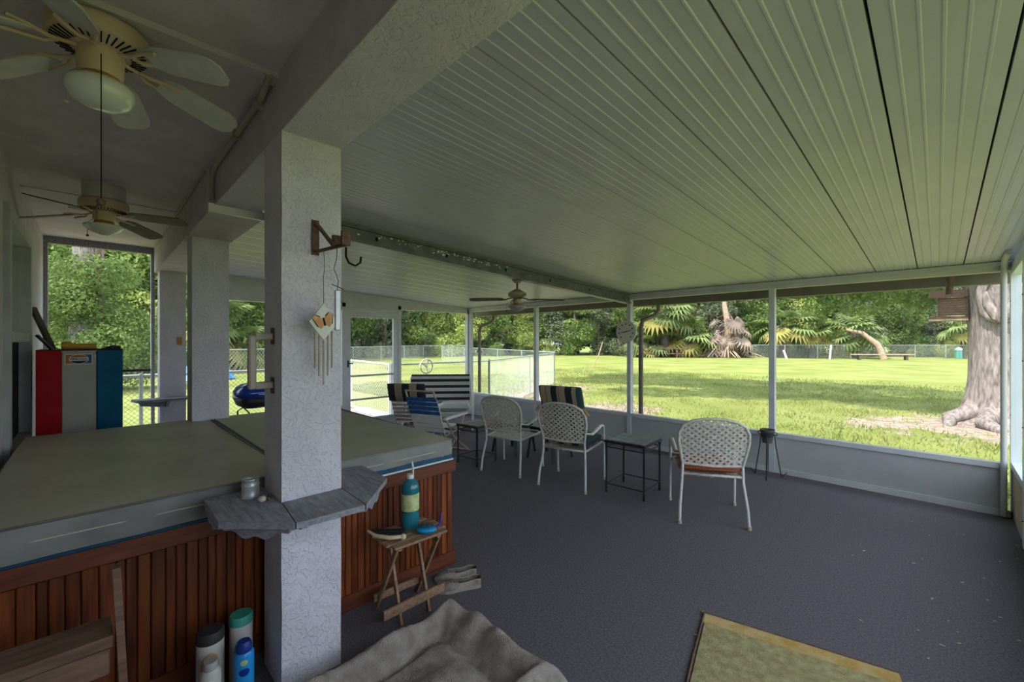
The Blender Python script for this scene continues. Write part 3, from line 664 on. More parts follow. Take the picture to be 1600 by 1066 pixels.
fence('wire_fence', [(-7.45, 4.1), (-7.42, 6.6), (-10.4, 12.6)], 1.17, 'chain link fence running from the door past the far left corner', .06, .0012, 3)
fence('yard_fence', [(-10.4, 12.6), (-27.5, 19.5)], 1.2, 'pale wire pen fence crossing the side yard', .12, .0013, 3, 'chain')
fence('yard_fence', [(-24, -6), (-24.2, 4), (-29, 13), (-34, 22), (-33, 27)], 1.2, 'distant wire fence along the left wood edge', .2, .0028, 3, 'chain')
fence('yard_fence', [(-12.5, 44.8), (-3.5, 52.2), (4.5, 60.5)], 1.25, 'distant wire fence along the far right wood edge', .2, .0028, 3, 'chain')
g = thing('fence_gate', 'white framed chain link gate standing open outside the door', 'gate', (-7.5, 4.08, 0))
b = MB()
b.tube([(0, 0, .1), (0, 0, 1.1)], .018, 6); b.tube([(-1.7, 0, .1), (-1.7, 0, 1.14)], .024, 6); b.tube([(0, 0, 1.1), (-1.7, 0, 1.12)], .02, 6); b.tube([(0, 0, .1), (-1.7, 0, .1)], .018, 6); b.build('gate_frame', 'chainw', g)
b = MB(); hh = 1.0
for sgn in (1, -1):
    for i in range(36):
        s0 = i * .075 - hh; a0, a1 = max(s0, 0), min(s0 + hh, 1.7)
        if a1 - a0 < .01: continue
        q0, q1 = a0 - s0, a1 - s0
        if sgn < 0: q0, q1 = hh - q0, hh - q1
        b.bar((-a0, 0, .1 + q0), (-a1, 0, .1 + q1), .0026, .0026)
o = b.build('wire_mesh', 'chainw', g); o['kind'] = 'stuff'
b = MB(); b.box(-.1, -.02, -.03, .03, 1.0, 1.04); b.build('latch', 'galv', g)
struct(MB().box(-9.6, XL - .06, 2.6, 4.6, -.12, -.02).build('door_step', 'concrete'))
b = MB(); cx, cy, cz, rr = -7.40, 4.86, 1.03, .145
wr_ = thing('wheel_ring', 'pale steering wheel ring hung on the chain link fence', 'wheel', (cx, cy, cz))
b.tube([(0, math.cos(a) * rr, math.sin(a) * rr) for a in [2 * PI * k / 24 for k in range(24)]], .014, 7, closed=True); b.build('rim', 'webwhite', wr_)
b = MB()
for a in (1.2, 2.6, -1.3): b.tube([(0, 0, 0), (0, math.cos(a) * rr, math.sin(a) * rr)], .011, 6)
b.ball((0, 0, 0), .03); b.build('spokes', 'webwhite', wr_)
# slatted wooden box fixed to the oak
fd = thing('wooden_box', 'dark slatted wooden box fixed to the oak trunk', 'box', (.155, 12.78, 1.97), R(-3)); fd.scale = (.68, .9, 1.05)
MB().box(-.42, .42, -.28, .30, .56, .60).build('roof_board', 'feeder', fd); MB().box(-.42, .42, -.30, -.27, .46, .60).build('fascia_board', 'feeder', fd)
for k in range(8): MB().box(-.22, .42, -.20, -.17, .10 + k * .045, .14 + k * .045).build('slat', 'feeder', fd)
MB().box(-.42, .42, -.26, .28, 0, .04).build('floor_board', 'knot', fd); MB().box(-.42, .42, -.27, -.24, .04, .085).build('edge_board', 'feeder', fd)
MB().box(.36, .42, -.17, .28, .04, .56).build('side_panel', 'feeder', fd); MB().box(-.22, -.18, -.17, .28, .04, .56).build('side_panel', 'feeder', fd)

# ================================================================ CEILING FANS
def ceiling_fan(name, label, loc, n, phase, r, bladem, housing, style, rod=0, pitch=.2, droop=.03, fob=None, cap=0):
    t = thing(name, label, 'ceiling fan', loc, 0, 'ceiling fans')
    z = -rod
    if rod:
        b = MB(); b.lathe([(.07, 0), (.068, -.03), (.03, -.065)], 18); b.build('canopy', housing, t)
        b = MB(); b.tube([(0, 0, -.06), (0, 0, -rod - .02)], .012, 8); b.build('downrod', 'rust', t)
        b = MB(); b.lathe([(.03, z), (.09, z - .035), (.115, z - .05), (.115, z - .085), (.08, z - .11)], 24); b.build('motor_housing', housing, t); z -= .115; hr = .075
    else:
        b = MB(); b.lathe([(.125, 0), (.125, -.04 - cap), (.10, -.055 - cap)], 24); b.build('canopy', 'capw', t)
        b = MB(); b.lathe([(.10, -.05), (.140, -.06), (.145, -.075), (.145, -.115), (.138, -.125), (.06, -.145)], 32); hsg = b.build('motor_housing', housing, t); hsg.location.z = -cap; z = -.15 - cap; hr = .09
        b = MB()
        for k in range(40):
            a = 2 * PI * k / 40; c, s_ = math.cos(a), math.sin(a); b.bar((c * .132, s_ * .132, -.1275), (c * .085, s_ * .085, -.1385), .004, .006)
        o = b.build('vent_slots', 'dark', hsg); o['kind'] = 'stuff'
    pl = [(.0, -.035), (.0, .035), (.05, .058), (.8 * (r - .18), .066), (r - .20, .055), (r - .18, .03), (r - .18, -.03), (r - .20, -.055), (.8 * (r - .18), -.066), (.05, -.058)]
    for k in range(n):
        a = phase + 2 * PI * k / n
        mt = Matrix.Rotation(a, 4, 'Z') @ Matrix.Translation((.18, 0, z - .012)) @ Matrix.Rotation(droop, 4, 'Y') @ Matrix.Rotation(pitch, 4, 'X')
        b = MB(); b.prism(pl, -.003, .003, mtx=mt); bl_ = b.build('fan_blade', bladem, t)
        b = MB(); ca, sa = math.cos(a), math.sin(a)
        P = lambda d, s_, dz: (ca * d - sa * s_, sa * d + ca * s_, z + dz)
        b.tube([P(.06, 0, .004), P(.11, .0, -.004), P(.14, .022, -.018), P(.19, .038, -.016), P(.24, .045, -.018)], .007, 6); b.tube([P(.11, .0, -.004), P(.14, -.022, -.018), P(.19, -.038, -.020), P(.24, -.045, -.026)], .007, 6)
        b.build('blade_iron', housing if style != 'porch' else 'rust', t)
    ex = .02 if style == 'globe' else 0
    b = MB(); b.lathe([(hr * .75, z + .01), (hr * .72, z - .045 - ex), (hr * .62, z - .06 - ex)], 20); b.build('switch_housing', housing, t)
    b = MB(); b.lathe([(hr * .6, z - .055 - ex), (hr * .66, z - .07 - ex), (hr * .66, z - .085 - ex)], 20); b.build('light_collar', 'fanrust', t)
    zb = z - .08 - ex
    if style == 'globe': b = MB(); b.lathe([(.06, zb), (.088, zb - .006), (.099, zb - .024), (.096, zb - .05), (.078, zb - .078), (.05, zb - .092), (.02, zb - .098), (.002, zb - .099)], 28); b.build('light_globe', 'globe', t)
    else: b = MB(); b.lathe([(.06, zb), (.118, zb - .015), (.118, zb - .025), (.08, zb - .06), (.03, zb - .085), (.002, zb - .09)], 28); b.build('light_globe', 'globe' if style == 'bowl' else 'lidg', t)
    b = MB(); b.tube([(-.06, -.05, z - .03), (-.095, -.09, z - .06), (-.097, -.092, z - .16)], .0016, 5); b.ball((-.097, -.092, z - .165), .009, 8, 6); b.build('pull_chain', 'stone' if style == 'globe' else 'dark', t)
    if fob:
        b = MB(); fx_, fy_ = fob[0], fob[1]; b.tube([(fx_ * .45, fy_ * .5, z - .03), (fx_ * .8, fy_, z - .035), (fx_, fy_, z - .06), (fx_, fy_, z - fob[2])], .0018, 5); b.build('pull_cord', 'dark', t)
        b = MB(); b.ball((fx_, fy_, z - fob[2] - .012), .014, 8, 6); b.tube([(fx_, fy_, z - fob[2] - .01), (fx_ - .016, fy_ - .01, z - fob[2] - .02), (fx_ - .018, fy_ - .01, z - fob[2] - .07)], .003, 5); b.build('cord_knot', 'rust', t)
    return t
ceiling_fan('ceiling_fan', 'nearest tan ceiling fan with six pale blades and round globe', (-2.20, .02, 2.74), 6, R(345), .47, 'blade_l', 'tan', 'globe', fob=(.11, .0, .56), pitch=-.26, droop=.20, cap=-.025)
ceiling_fan('ceiling_fan', 'tan ceiling fan hanging above the red white and blue cabinet', (-4.52, .06, 2.74), 4, R(-128), .58, 'blade_b', 'tan', 'bowl', pitch=-.25, droop=.10, cap=.06)
ceiling_fan('ceiling_fan', 'brown bladed porch ceiling fan on a short rod below the grey beam', (-3.74, 3.80, roof_z(3.8) - .006), 4, R(-42), .60, 'blade_b', 'woodgrey', 'porch', rod=.14, pitch=.2, droop=.02)

# ================================================================ HOT TUB AND COVER
TX0, TX1, TY0, TY1 = -4.48, -2.375, -.34, 1.80
tub = thing('hot_tub', 'hot tub with a reddish cedar plank skirt beside the near column', 'hot tub', (TX1, TY0, 0))
b = MB(); b.box(TX0 - TX1 + .03, -.035, .03, TY1 - TY0 - .03, .02, .70); b.build('shell', 'barkd', tub)
b = MB(); b.rbox(TX0 - TX1, .015, .0, TY1 - TY0, .722, .742, .008); b.build('shell_rim', 'navy', tub)
def skirt(p0, p1, nrm):
    p0 = Vector(p0); p1 = Vector(p1); L = (p1 - p0).length; d = (p1 - p0) / L; nv = Vector(nrm)
    for nm, z0, z1, th in (('top_rail', .645, .722, .02), ('base_rail', .0, .09, .016)):
        b = MB(); c0 = p0 + nv * th / 2 + Vector((0, 0, (z0 + z1) / 2)); c1 = c0 + d * L; b.bar(c0, c1, th, z1 - z0); b.build(nm, 'rail', tub)
    s_ = .012
    while s_ < L - .03:
        w_ = min(random.choice((.031, .036, .036, .044, .05)), L - .012 - s_)
        c = p0 + d * (s_ + w_ / 2) + nv * random.uniform(-.001, .002)
        b = MB(); e = w_ / 2 - .0012; hh = .275
        b.add([(-e, -.012, -hh), (e, -.012, -hh), (e, .002, -hh), (e - .004, .006, -hh), (-e + .004, .006, -hh), (-e, .002, -hh), (-e, -.012, hh), (e, -.012, hh), (e, .002, hh), (e - .004, .006, hh), (-e + .004, .006, hh), (-e, .002, hh)],
              [(0, 1, 7, 6), (1, 2, 8, 7), (2, 3, 9, 8), (3, 4, 10, 9), (4, 5, 11, 10), (5, 0, 6, 11)])
        o = b.build('plank', 'plank', tub); o.location = c + Vector((0, 0, .362)); o.rotation_euler.z = math.atan2(-nv.x, nv.y)
        s_ += w_
skirt((-.02, .0, 0), (-.02, TY1 - TY0, 0), (1, 0, 0)); skirt((-.03, TY1 - TY0 - .02, 0), (TX0 - TX1, TY1 - TY0 - .02, 0), (0, 1, 0))
cv = thing('spa_cover', 'folding olive grey vinyl spa cover lying on the hot tub', 'cover', (TX1, TY0, .742))
fy0 = .73 - TY0
def slab(a, c, mi_top=0):
    b = MB(); x0, x1 = TX0 - TX1 - .01, .02; n = 10; v = []; f = []
    for j in range(n + 1):
        for i in range(n + 1):
            x = x0 + (x1 - x0) * i / n; y = a + (c - a) * j / n; u_, w_ = i / n, j / n
            sag = -.008 * math.sin(PI * u_) * math.sin(PI * w_) + .005 * math.sin(6 * u_ + 3 * w_)
            ed = .006 if (i in (0, n) or j in (0, n)) else 0
            v.append((x, y, .138 + sag - ed))
    for j in range(n):
        for i in range(n): q = j * (n + 1) + i; f.append((q, q + 1, q + n + 2, q + n + 1))
    b.add(v, f, 0, True)
    return b, x0, x1
for a, c in ((0, fy0 - .012), (fy0 + .012, TY1 - TY0 - .05)):
    b, x0, x1 = slab(a, c); b.build('cover_half', 'vinyl', cv)
x0, x1 = TX0 - TX1 - .01, .02; yb = TY1 - TY0 - .05
b = MB(); b.tube([(x0, fy0 - .012, .132), (x1, fy0 - .012, .132)], .008, 6); b.tube([(x0, fy0 + .012, .132), (x1, fy0 + .012, .132)], .008, 6); b.box(x0, x1, fy0 - .012, fy0 + .012, .118, .13); b.build('fold_seam', 'vinylskirt', cv)
b = MB()                                                             # skirts all round, wavy fabric
def wall_strip(P, Q, z0, z1, out, amp=.004, n=26):
    v = []; f = []; P = Vector(P); Q = Vector(Q)
    for i in range(n + 1):
        p = P.lerp(Q, i / n); w1_ = amp * math.sin(i * 1.3) + random.uniform(-amp, amp) * .5; o_ = Vector(out)
        v += [(p.x, p.y, z1), (p.x + o_.x * (.005 + w1_), p.y + o_.y * (.005 + w1_), z1 - (z1 - z0) * .5), (p.x + o_.x * w1_, p.y + o_.y * w1_, z0)]
    for i in range(n): f += [(i * 3, i * 3 + 1, i * 3 + 4, i * 3 + 3), (i * 3 + 1, i * 3 + 2, i * 3 + 5, i * 3 + 4)]
    return v, f
for P, Q, o_ in (((x1, 0, 0), (x1, yb, 0), (1, 0, 0)), ((x1, yb, 0), (x0, yb, 0), (0, 1, 0)), ((x0, yb, 0), (x0, 0, 0), (-1, 0, 0)), ((x0, 0, 0), (x1, 0, 0), (0, -1, 0))):
    b.add(*wall_strip(P, Q, .0, .134, o_), 0, True)
b.build('cover_skirt', 'vinylskirt', cv)
b = MB(); b.tube([(x1, 0, .131), (x1, yb, .131), (x0, yb, .131), (x0, 0, .131)], .006, 6, closed=True); b.build('edge_piping', 'vinylskirt', cv)
b = MB(); b.tube([(x1 + .004, 0, .068), (x1 + .006, .7, .066), (x1 + .004, yb, .07)], .003, 5); b.build('skirt_seam', 'vinyl', cv)
b = MB(); b.box(x1 + .002, x1 + .007, 1.25, yb, .004, .032); b.build('blue_band', 'navy', cv)
b = MB(); b.tube([(x1 + .008, 1.22, -.002), (x1 + .009, yb + .004, -.001)], .006, 6); b.build('white_piping', 'white', cv)

# shelf round the near column, three boards with scalloped brackets
sh = thing('column_shelf', 'weathered grey plank shelf wrapped around the nearest column', 'shelf', (-2.02, .585, .82))
def pz(pts): return [(x + 2.02, y - .585) for x, y in pts]
for pts in ([(-2.30, .35), (-1.97, .345), (-1.75, .555), (-2.02, .583), (-2.30, .583)], [(-2.016, .587), (-1.748, .559), (-1.735, .83), (-2.016, .844)], [(-2.018, .849), (-1.735, .836), (-2.0, 1.075), (-2.30, 1.08), (-2.30, .849)]):
    MB().prism(pz(pts), 0, .025).build('board', 'shelf', sh)
def apron(a, c, n_):                                                       # scalloped apron under a slanted shelf edge
    A, C_ = Vector((a[0] + 2.02, a[1] - .585, 0)), Vector((c[0] + 2.02, c[1] - .585, 0)); L = (C_ - A).length; d = (C_ - A) / L; nv = Vector((-d.y, d.x, 0))
    pts = [(0, 0)] + [(L * k / 24, -.018 - .034 * math.sin(PI * k / 24) - .008 * math.cos(PI * k / 24 * 6)) for k in range(25)] + [(L, 0)]
    mt = Matrix(((d.x, 0, nv.x, A.x), (d.y, 0, nv.y, A.y), (0, 1, 0, 0), (0, 0, 0, 1))); b = MB(); b.prism(pts[::-1], -.009, .009, mtx=mt); b.build('scalloped_apron', 'shelf', sh)
apron((-2.02, .372), (-1.80, .553), 1); apron((-1.79, .85), (-2.02, 1.05), 1); apron((-2.30, .362), (-2.03, .362), 1)
def scallop(L): return [(0, 0), (L, 0), (L, -.02), (L - .03, -.03), (L - .06, -.028), (L - .10, -.055), (L - .15, -.07), (max(0, L - .19), -.062), (max(0, L - .22), -.085), (0, -.09)] if L > .2 else [(0, 0), (L, 0), (L, -.02), (L - .03, -.05), (0, -.07)]
for px_, py_, ang, L in ((-2.03, .575, -90, .215), (-2.27, .575, -90, .215), (-2.03, .856, 90, .205), (-2.012, .60, 0, .23), (-2.012, .83, 0, .23)):
    mt = Matrix.Translation((px_ + 2.02, py_ - .585, 0)) @ Matrix.Rotation(R(ang), 4, 'Z') @ Matrix.Rotation(R(90), 4, 'X')
    b = MB(); b.prism(scallop(L), -.011, .011, mtx=mt); b.build('bracket', 'shelf', sh)
b = MB(); b.lathe([(.036, 0), (.037, .012), (.036, .014), (.0345, .05), (.037, .055), (.0345, .06), (.0335, .078), (.037, .084), (.034, .084), (.032, .01)], 24)
cu = thing('metal_cup', 'ribbed galvanised metal cup on the column shelf', 'cup', (-2.19, .505, .845)); b.build('body', 'galv', cu)
b = MB(); b.ball((0, 0, .013), .02, 10, 8, sc=(1.1, .85, .65)); o = b.build('pebble', 'stone', None, (-2.085, .525, .845)); tag(o, 'small pale pebble on the column shelf beside the cup', 'stone')
b = MB()
for i in range(3): b.ball((random.uniform(-.02, .02), random.uniform(-.015, .015), .008), .011, 7, 5, sc=(1.2, .8, .7))
o = b.build('leaf_scraps', 'rust', None, (-2.10, .563, .845)); tag(o, 'brown dry scraps lying against the column on the shelf', 'scraps', kind='stuff')
s3 = thing('column_shelf', 'small dark plank shelf on the farthest column', 'shelf', (-6.79, .60, .82))
MB().prism([(-.02, -.28), (.20, -.24), (.22, .26), (.0, .28), (0, -.02), (-.02, -.02)], 0, .028).build('board', 'shelf', s3)
MB().prism([(0, 0), (.2, 0), (.15, -.06), (0, -.09)], -.01, .01, mtx=Matrix.Translation((.005, .05, 0)) @ Matrix.Rotation(R(90), 4, 'X')).build('bracket', 'shelf', s3)
MB().prism([(0, 0), (.22, 0), (.18, -.06), (0, -.09)], -.01, .01, mtx=Matrix.Translation((.0, -.01, 0)) @ Matrix.Rotation(R(-90), 4, 'Z') @ Matrix.Rotation(R(90), 4, 'X')).build('bracket', 'shelf', s3)
o = MB().rbox(-.006, .012, -.025, .025, -.05, .05, .004).build('switch_plate', 'fanrust', None, (-6.784, .78, 1.55)); tag(o, 'small rusty orange box on the farthest column', 'box')

# iron bracket, wind chimes, pull handle on the near column
ib = thing('iron_bracket', 'rusty iron hanging bracket screwed to the nearest column face', 'bracket', (-2.02, .725, 1.95))
MB().box(0, .008, -.016, .016, -.005, .155).build('plate', 'rust', ib)
MB().bar((.004, 0, .01), (.30, .02, .0), .014, .011).build('arm', 'rust', ib); MB().bar((.006, 0, .145), (.185, .012, .01), .014, .012).build('brace', 'rust', ib)
MB().box(.20, .222, -.004, .03, .006, .05).build('end_lug', 'rust', ib); MB().box(.285, .30, .0, .035, -.004, .055).build('end_lug', 'rust', ib)
b = MB(); b.tube([(.29, .02, -.01), (.29, .02, -.05), (.295, .03, -.075), (.30, .055, -.085), (.305, .075, -.07), (.305, .078, -.045)], .0045, 7); b.build('hook', 'dark', ib)
wc = thing('wind_chime', 'wind chime with butterfly on a diamond pane and five tubes', 'wind chime', (-1.93, .73, 1.95))
b = MB(); b.tube([(0, 0, 0), (.0, .004, -.07), (.002, -.002, -.12), (0, 0, -.232)], .0013, 5); b.build('string', 'dark', wc)
dm = MB(); dm.prism([(0, -.083), (.062, 0), (0, .083), (-.062, 0)], -.003, .003, mtx=Matrix(((0, 0, 1, 0), (1, 0, 0, 0), (0, 1, 0, -.315), (0, 0, 0, 1)))); pn = dm.build('diamond_pane', 'glassp', wc)
b = MB(); q = [(0, -.083), (.062, 0), (0, .083), (-.062, 0)]; b.tube([(0, a, c - .315) for a, c in q], .003, 5, closed=True); b.build('pane_edge', 'galv', pn)
b = MB(); BM = Matrix(((0, 0, 1, .0038), (1, 0, 0, 0), (0, 1, 0, -.312), (0, 0, 0, 1))) @ Matrix.Rotation(.25, 4, 'Z')
wing = [(0, 0), (.012, .022), (.032, .036), (.046, .026), (.040, .004), (.034, -.016), (.018, -.03), (.004, -.014)]
b.prism(wing, 0, .002, mtx=BM); b.prism([(-x_, y_) for x_, y_ in wing][::-1], 0, .002, mtx=BM); b.build('butterfly_wings', 'butter', pn)
b = MB(); b.prism([(-.004, -.02), (.004, -.02), (.003, .016), (-.003, .016)], .002, .004, mtx=BM)
for sg in (1, -1): b.prism([(sg * .034, -.018), (sg * .046, .022), (sg * .0445, .022), (sg * .030, -.018)][::sg], .002, .003, mtx=BM); b.prism([(sg * .012, .024), (sg * .032, .038), (sg * .030, .034), (sg * .014, .020)][::sg], .002, .003, mtx=BM)
b.build('butterfly_markings', 'dark', pn)
for k, (y, z0, L) in enumerate(((-.037, -.355, .165), (-.019, -.375, .18), (0, -.40, .195), (.019, -.375, .18), (.037, -.355, .165))):
    b = MB(); b.tube([(0, y, z0), (0, y, z0 - L)], .0045, 8); tb = b.build('chime_tube', 'woodgrey', wc)
wd = thing('wind_chime', 'plain grey wind sail hanging on wire from the bracket end', 'wind chime', (-1.79, .733, 1.955))
b = MB(); b.tube([(0, 0, 0), (.002, -.004, -.06), (-.004, -.012, -.10), (.003, .004, -.15), (0, 0, -.19)], .0015, 5); b.tube([(-.01, -.02, -.165), (.01, .022, -.185)], .0018, 5); b.build('wire', 'dark', wd)
MB().rbox(-.006, .006, -.010, .013, -.36, -.19, .003).build('sail', 'galv', wd)
ph = thing('grab_handle', 'off white grab handle bolted to the side of the nearest column', 'handle', (-2.14, .585, 1.46))
b = MB(); b.rbox(-.022, .014, -.10, -.07, -.125, .115, .006); b.build('grip', 'conduit', ph)
for z in (-.125, .095): MB().rbox(-.02, .012, -.075, 0, z, z + .03, .004).build('arm', 'conduit', ph)
for z in (-.15, .075): MB().rbox(-.025, .018, -.006, 0, z, z + .075, .002).build('mount_plate', 'rust', ph)

# ================================================================ WHITE WOVEN CHAIRS
HO = [(-.235, .50), (-.255, .60), (-.272, .70), (-.268, .78), (-.235, .845), (-.165, .885), (-.08, .903), (0, .908)]
HOOP = HO + [(-x, z) for x, z in HO[-2::-1]]
def back_y(z): return -.215 - (z - .42) * .24 - .0
def clip_line(poly, px0, pz0, dx, dz):
    ts = []
    n = len(poly)
    for i in range(n):
        ax, az = poly[i]; bx, bz = poly[(i + 1) % n]; ex, ez = bx - ax, bz - az
        den = dx * ez - dz * ex
        if abs(den) < 1e-9: continue
        t = ((ax - px0) * ez - (az - pz0) * ex) / den; u_ = ((ax - px0) * dz - (az - pz0) * dx) / den
        if 0 <= u_ < 1: ts.append(t)
    return (min(ts), max(ts)) if len(ts) >= 2 else None
def weave(b, poly, f3, nrm, step, w_, slope=1.0):
    xs = [p[0] for p in poly]; zs = [p[1] for p in poly]; cx, cz = sum(xs) / len(xs), (min(zs) + max(zs)) / 2
    for sg in (1, -1):
        d = Vector((1, sg * slope)).normalized(); nn = Vector((-d.y, d.x)); k = -14
        while k <= 14:
            p = Vector((cx, cz)) + nn * k * step; r_ = clip_line(poly, p.x, p.y, d.x, d.y); k += 1
            if not r_ or r_[1] - r_[0] < .02: continue
            L = r_[1] - r_[0]; m_ = max(2, int(L / step)); v = []; f = []
            for i in range(m_ + 1):
                q = p + d * (r_[0] + L * i / m_); off = .0028 * (1 if (i + k) % 2 else -1) * sg
                for s_ in (-1, 1):
                    e = q + nn * s_ * w_ / 2; c3 = f3(e.x, e.y); nv = nrm
                    v += [tuple(c3 + nv * (off + .0015)), tuple(c3 + nv * (off - .0015))]
            for i in range(m_):
                a = i * 4; f += [(a, a + 4, a + 6, a + 2), (a + 1, a + 3, a + 7, a + 5), (a, a + 1, a + 5, a + 4), (a + 2, a + 6, a + 7, a + 3)]
            b.add(v, f)
def patio_chair(label, loc, rz):
    t = thing('patio_chair', label, 'chair', loc, rz, 'white woven patio chairs')
    f3 = lambda x, z: Vector((x, back_y(z) - .05 * (1 - (x / .28) ** 2) * .6, z)); nv = Vector((0, 1, .24)).normalized()
    b = MB(); b.tube([f3(x, z) for x, z in HOOP], .0135, 8); bf = b.build('back_frame', 'chair', t)
    b = MB(); b.tube([f3(-.235, .5), f3(0, .492), f3(.235, .5)], .012, 8); b.build('back_rail', 'chair', t)
    b = MB(); weave(b, HOOP, f3, nv, .036, .0185, .8); b.build('woven_back', 'chair', t)
    for s_ in (-1, 1):
        b = MB(); b.tube([(s_ * .268, -.305, .0), (s_ * .262, -.285, .15), (s_ * .240, -.235, .36), f3(s_ * .235, .5)], [.0125] * 4, 8); lg = b.build('rear_leg', 'chairfr', t)
        b = MB(); b.lathe([(.017, 0), (.017, .03)], 10, (s_ * .268, -.305, 0)); b.build('foot_cap', 'foot', lg)
        b = MB(); b.tube([(s_ * .285, .235, 0), (s_ * .285, .225, .25), (s_ * .283, .215, .52)], .0125, 8); lg = b.build('front_leg', 'chairfr', t)
        b = MB(); b.lathe([(.017, 0), (.017, .03)], 10, (s_ * .285, .235, 0)); b.build('foot_cap', 'foot', lg)
        b = MB(); b.tube([(s_ * .283, .215, .51), (s_ * .285, .205, .57), (s_ * .287, .17, .615), (s_ * .288, .10, .628), (s_ * .287, -.02, .607), (s_ * .28, -.14, .575), (s_ * .258, -.262, .60)], [.0125, .014, .018, .023, .023, .018, .012], 8, flat=.7); b.build('armrest', 'chair', t)
    b = MB(); b.tube([(-.243, -.235, .405), (.243, -.235, .405), (.262, .20, .425), (.20, .25, .425), (-.20, .25, .425), (-.262, .20, .425)], .012, 8, closed=True); b.tube([(-.283, .215, .42), (-.25, .19, .42)], .011, 6); b.tube([(.283, .215, .42), (.25, .19, .42)], .011, 6); b.build('seat_frame', 'chair', t)
    b = MB(); weave(b, [(-.243, -.235), (.243, -.235), (.262, .20), (.20, .25), (-.20, .25), (-.262, .20)], lambda x, y: Vector((x, y, .408 - .015 * (1 - (x / .27) ** 2))), Vector((0, 0, 1)), .036, .0185, .9); b.build('woven_seat', 'chair', t)
    return t
patio_chair('empty white woven patio chair left of the striped cushion chair', (-3.667, 3.66, 0), R(14))
patio_chair('white woven patio chair holding the tall striped cushion', (-2.85, 3.77, 0), R(14))
patio_chair('white woven patio chair with red cushion by the plant stand', (-1.475, 3.94, 0), R(31))
def stripe_pad(rng, x0, x1, prof_yz, th, mats_):
    """padded slab following a profile in y,z with coloured stripes running along it"""
    b = MB(); n = len(rng)
    for k in range(n - 1):
        xa, xb = x0 + (x1 - x0) * rng[k], x0 + (x1 - x0) * rng[k + 1]; v = []; f = []; m_ = len(prof_yz)
        for i, (y, z, ny, nz) in enumerate(prof_yz):
            e = th * (.55 if i in (0, m_ - 1) else 1)
            for xx in (xa, xb):
                q = e * (.6 if (xx in (x0, x1)) else 1); v += [(xx, y + ny * q / 2, z + nz * q / 2), (xx, y - ny * q / 2, z - nz * q / 2)]
        for i in range(m_ - 1): a = i * 4; f += [(a, a + 2, a + 6, a + 4), (a + 1, a + 5, a + 7, a + 3)]
        f += [(0, 1, 3, 2), ((m_ - 1) * 4, (m_ - 1) * 4 + 2, (m_ - 1) * 4 + 3, (m_ - 1) * 4 + 1)]
        if k == 0: f += [(i * 4, i * 4 + 4, i * 4 + 5, i * 4 + 1) for i in range(m_ - 1)]
        if k == n - 2: f += [(i * 4 + 2, i * 4 + 3, i * 4 + 7, i * 4 + 6) for i in range(m_ - 1)]
        b.add(v, f, mats_[k], True)
    return b
MS = ['sblack', 'stan', 'sgreen', 'sbrown', 'sgrey']
sc = thing('striped_cushion', 'tall black and tan striped cushion leaning in patio chair', 'cushion', (-2.85, 3.77, 0), R(14))
rg = [0, .05, .16, .19, .30, .44, .47, .50, .64, .80, .90, 1]; mm = [0, 1, 3, 1, 0, 1, 3, 1, 0, 1, 2]
bp = [(-.15, .50, 0, 0), (-.19, .60, 0, 0), (-.235, .75, 0, 0), (-.285, .90, 0, 0), (-.325, 1.00, 0, 0), (-.345, 1.05, 0, 0)]
bp = [(y, z + .025, .97, .24) for y, z, _, _ in bp]
stripe_pad(rg, -.235, .235, bp, .085, mm).build('back_pad', MS, sc)
stripe_pad(rg, -.235, .235, [(y, z, 0, 1) for y, z in ((-.17, .462), (-.08, .47), (.1, .475), (.22, .475), (.285, .465))], .085, mm).build('seat_pad', MS, sc)
for s_ in (-1, 1): b = MB(); b.tube([(s_ * .235, -.29, .86), (s_ * .275, -.31, .835), (s_ * .31, -.30, .79)], [.008, .012, .007], 6, flat=.5); b.build('tie', 'yellow', sc)
rc = thing('seat_cushion', 'rust red printed seat cushion on the right hand patio chair', 'cushion', (-1.475, 3.94, 0), R(31)); b = MB(); v = []; f = []; n = 12
def pad(b, x0, x1, y0, y1, z0, h, p=4):
    v = []; f = []
    for sg in (1, -1):
        for j in range(n + 1):
            for i in range(n + 1):
                u_, w_ = 2 * i / n - 1, 2 * j / n - 1; q = (max(0, (1 - abs(u_) ** p) * (1 - abs(w_) ** p))) ** .5
                v.append((x0 + (x1 - x0) * i / n, y0 + (y1 - y0) * j / n, z0 + h / 2 + sg * q * h / 2))
    o_ = (n + 1) ** 2
    for j in range(n):
        for i in range(n): a = j * (n + 1) + i; f += [(a, a + 1, a + n + 2, a + n + 1), (o_ + a, o_ + a + n + 1, o_ + a + n + 2, o_ + a + 1)]
    b.add(v, f, 0, True)
pad(b, -.23, .23, -.225, .23, .41, .085); b.build('pad', 'redc', rc)
b = MB(); b.tube([(-.23, -.225, .452), (.23, -.225, .452), (.23, .23, .452), (-.23, .23, .452)], .006, 6, closed=True); b.build('piping', 'redc', rc)

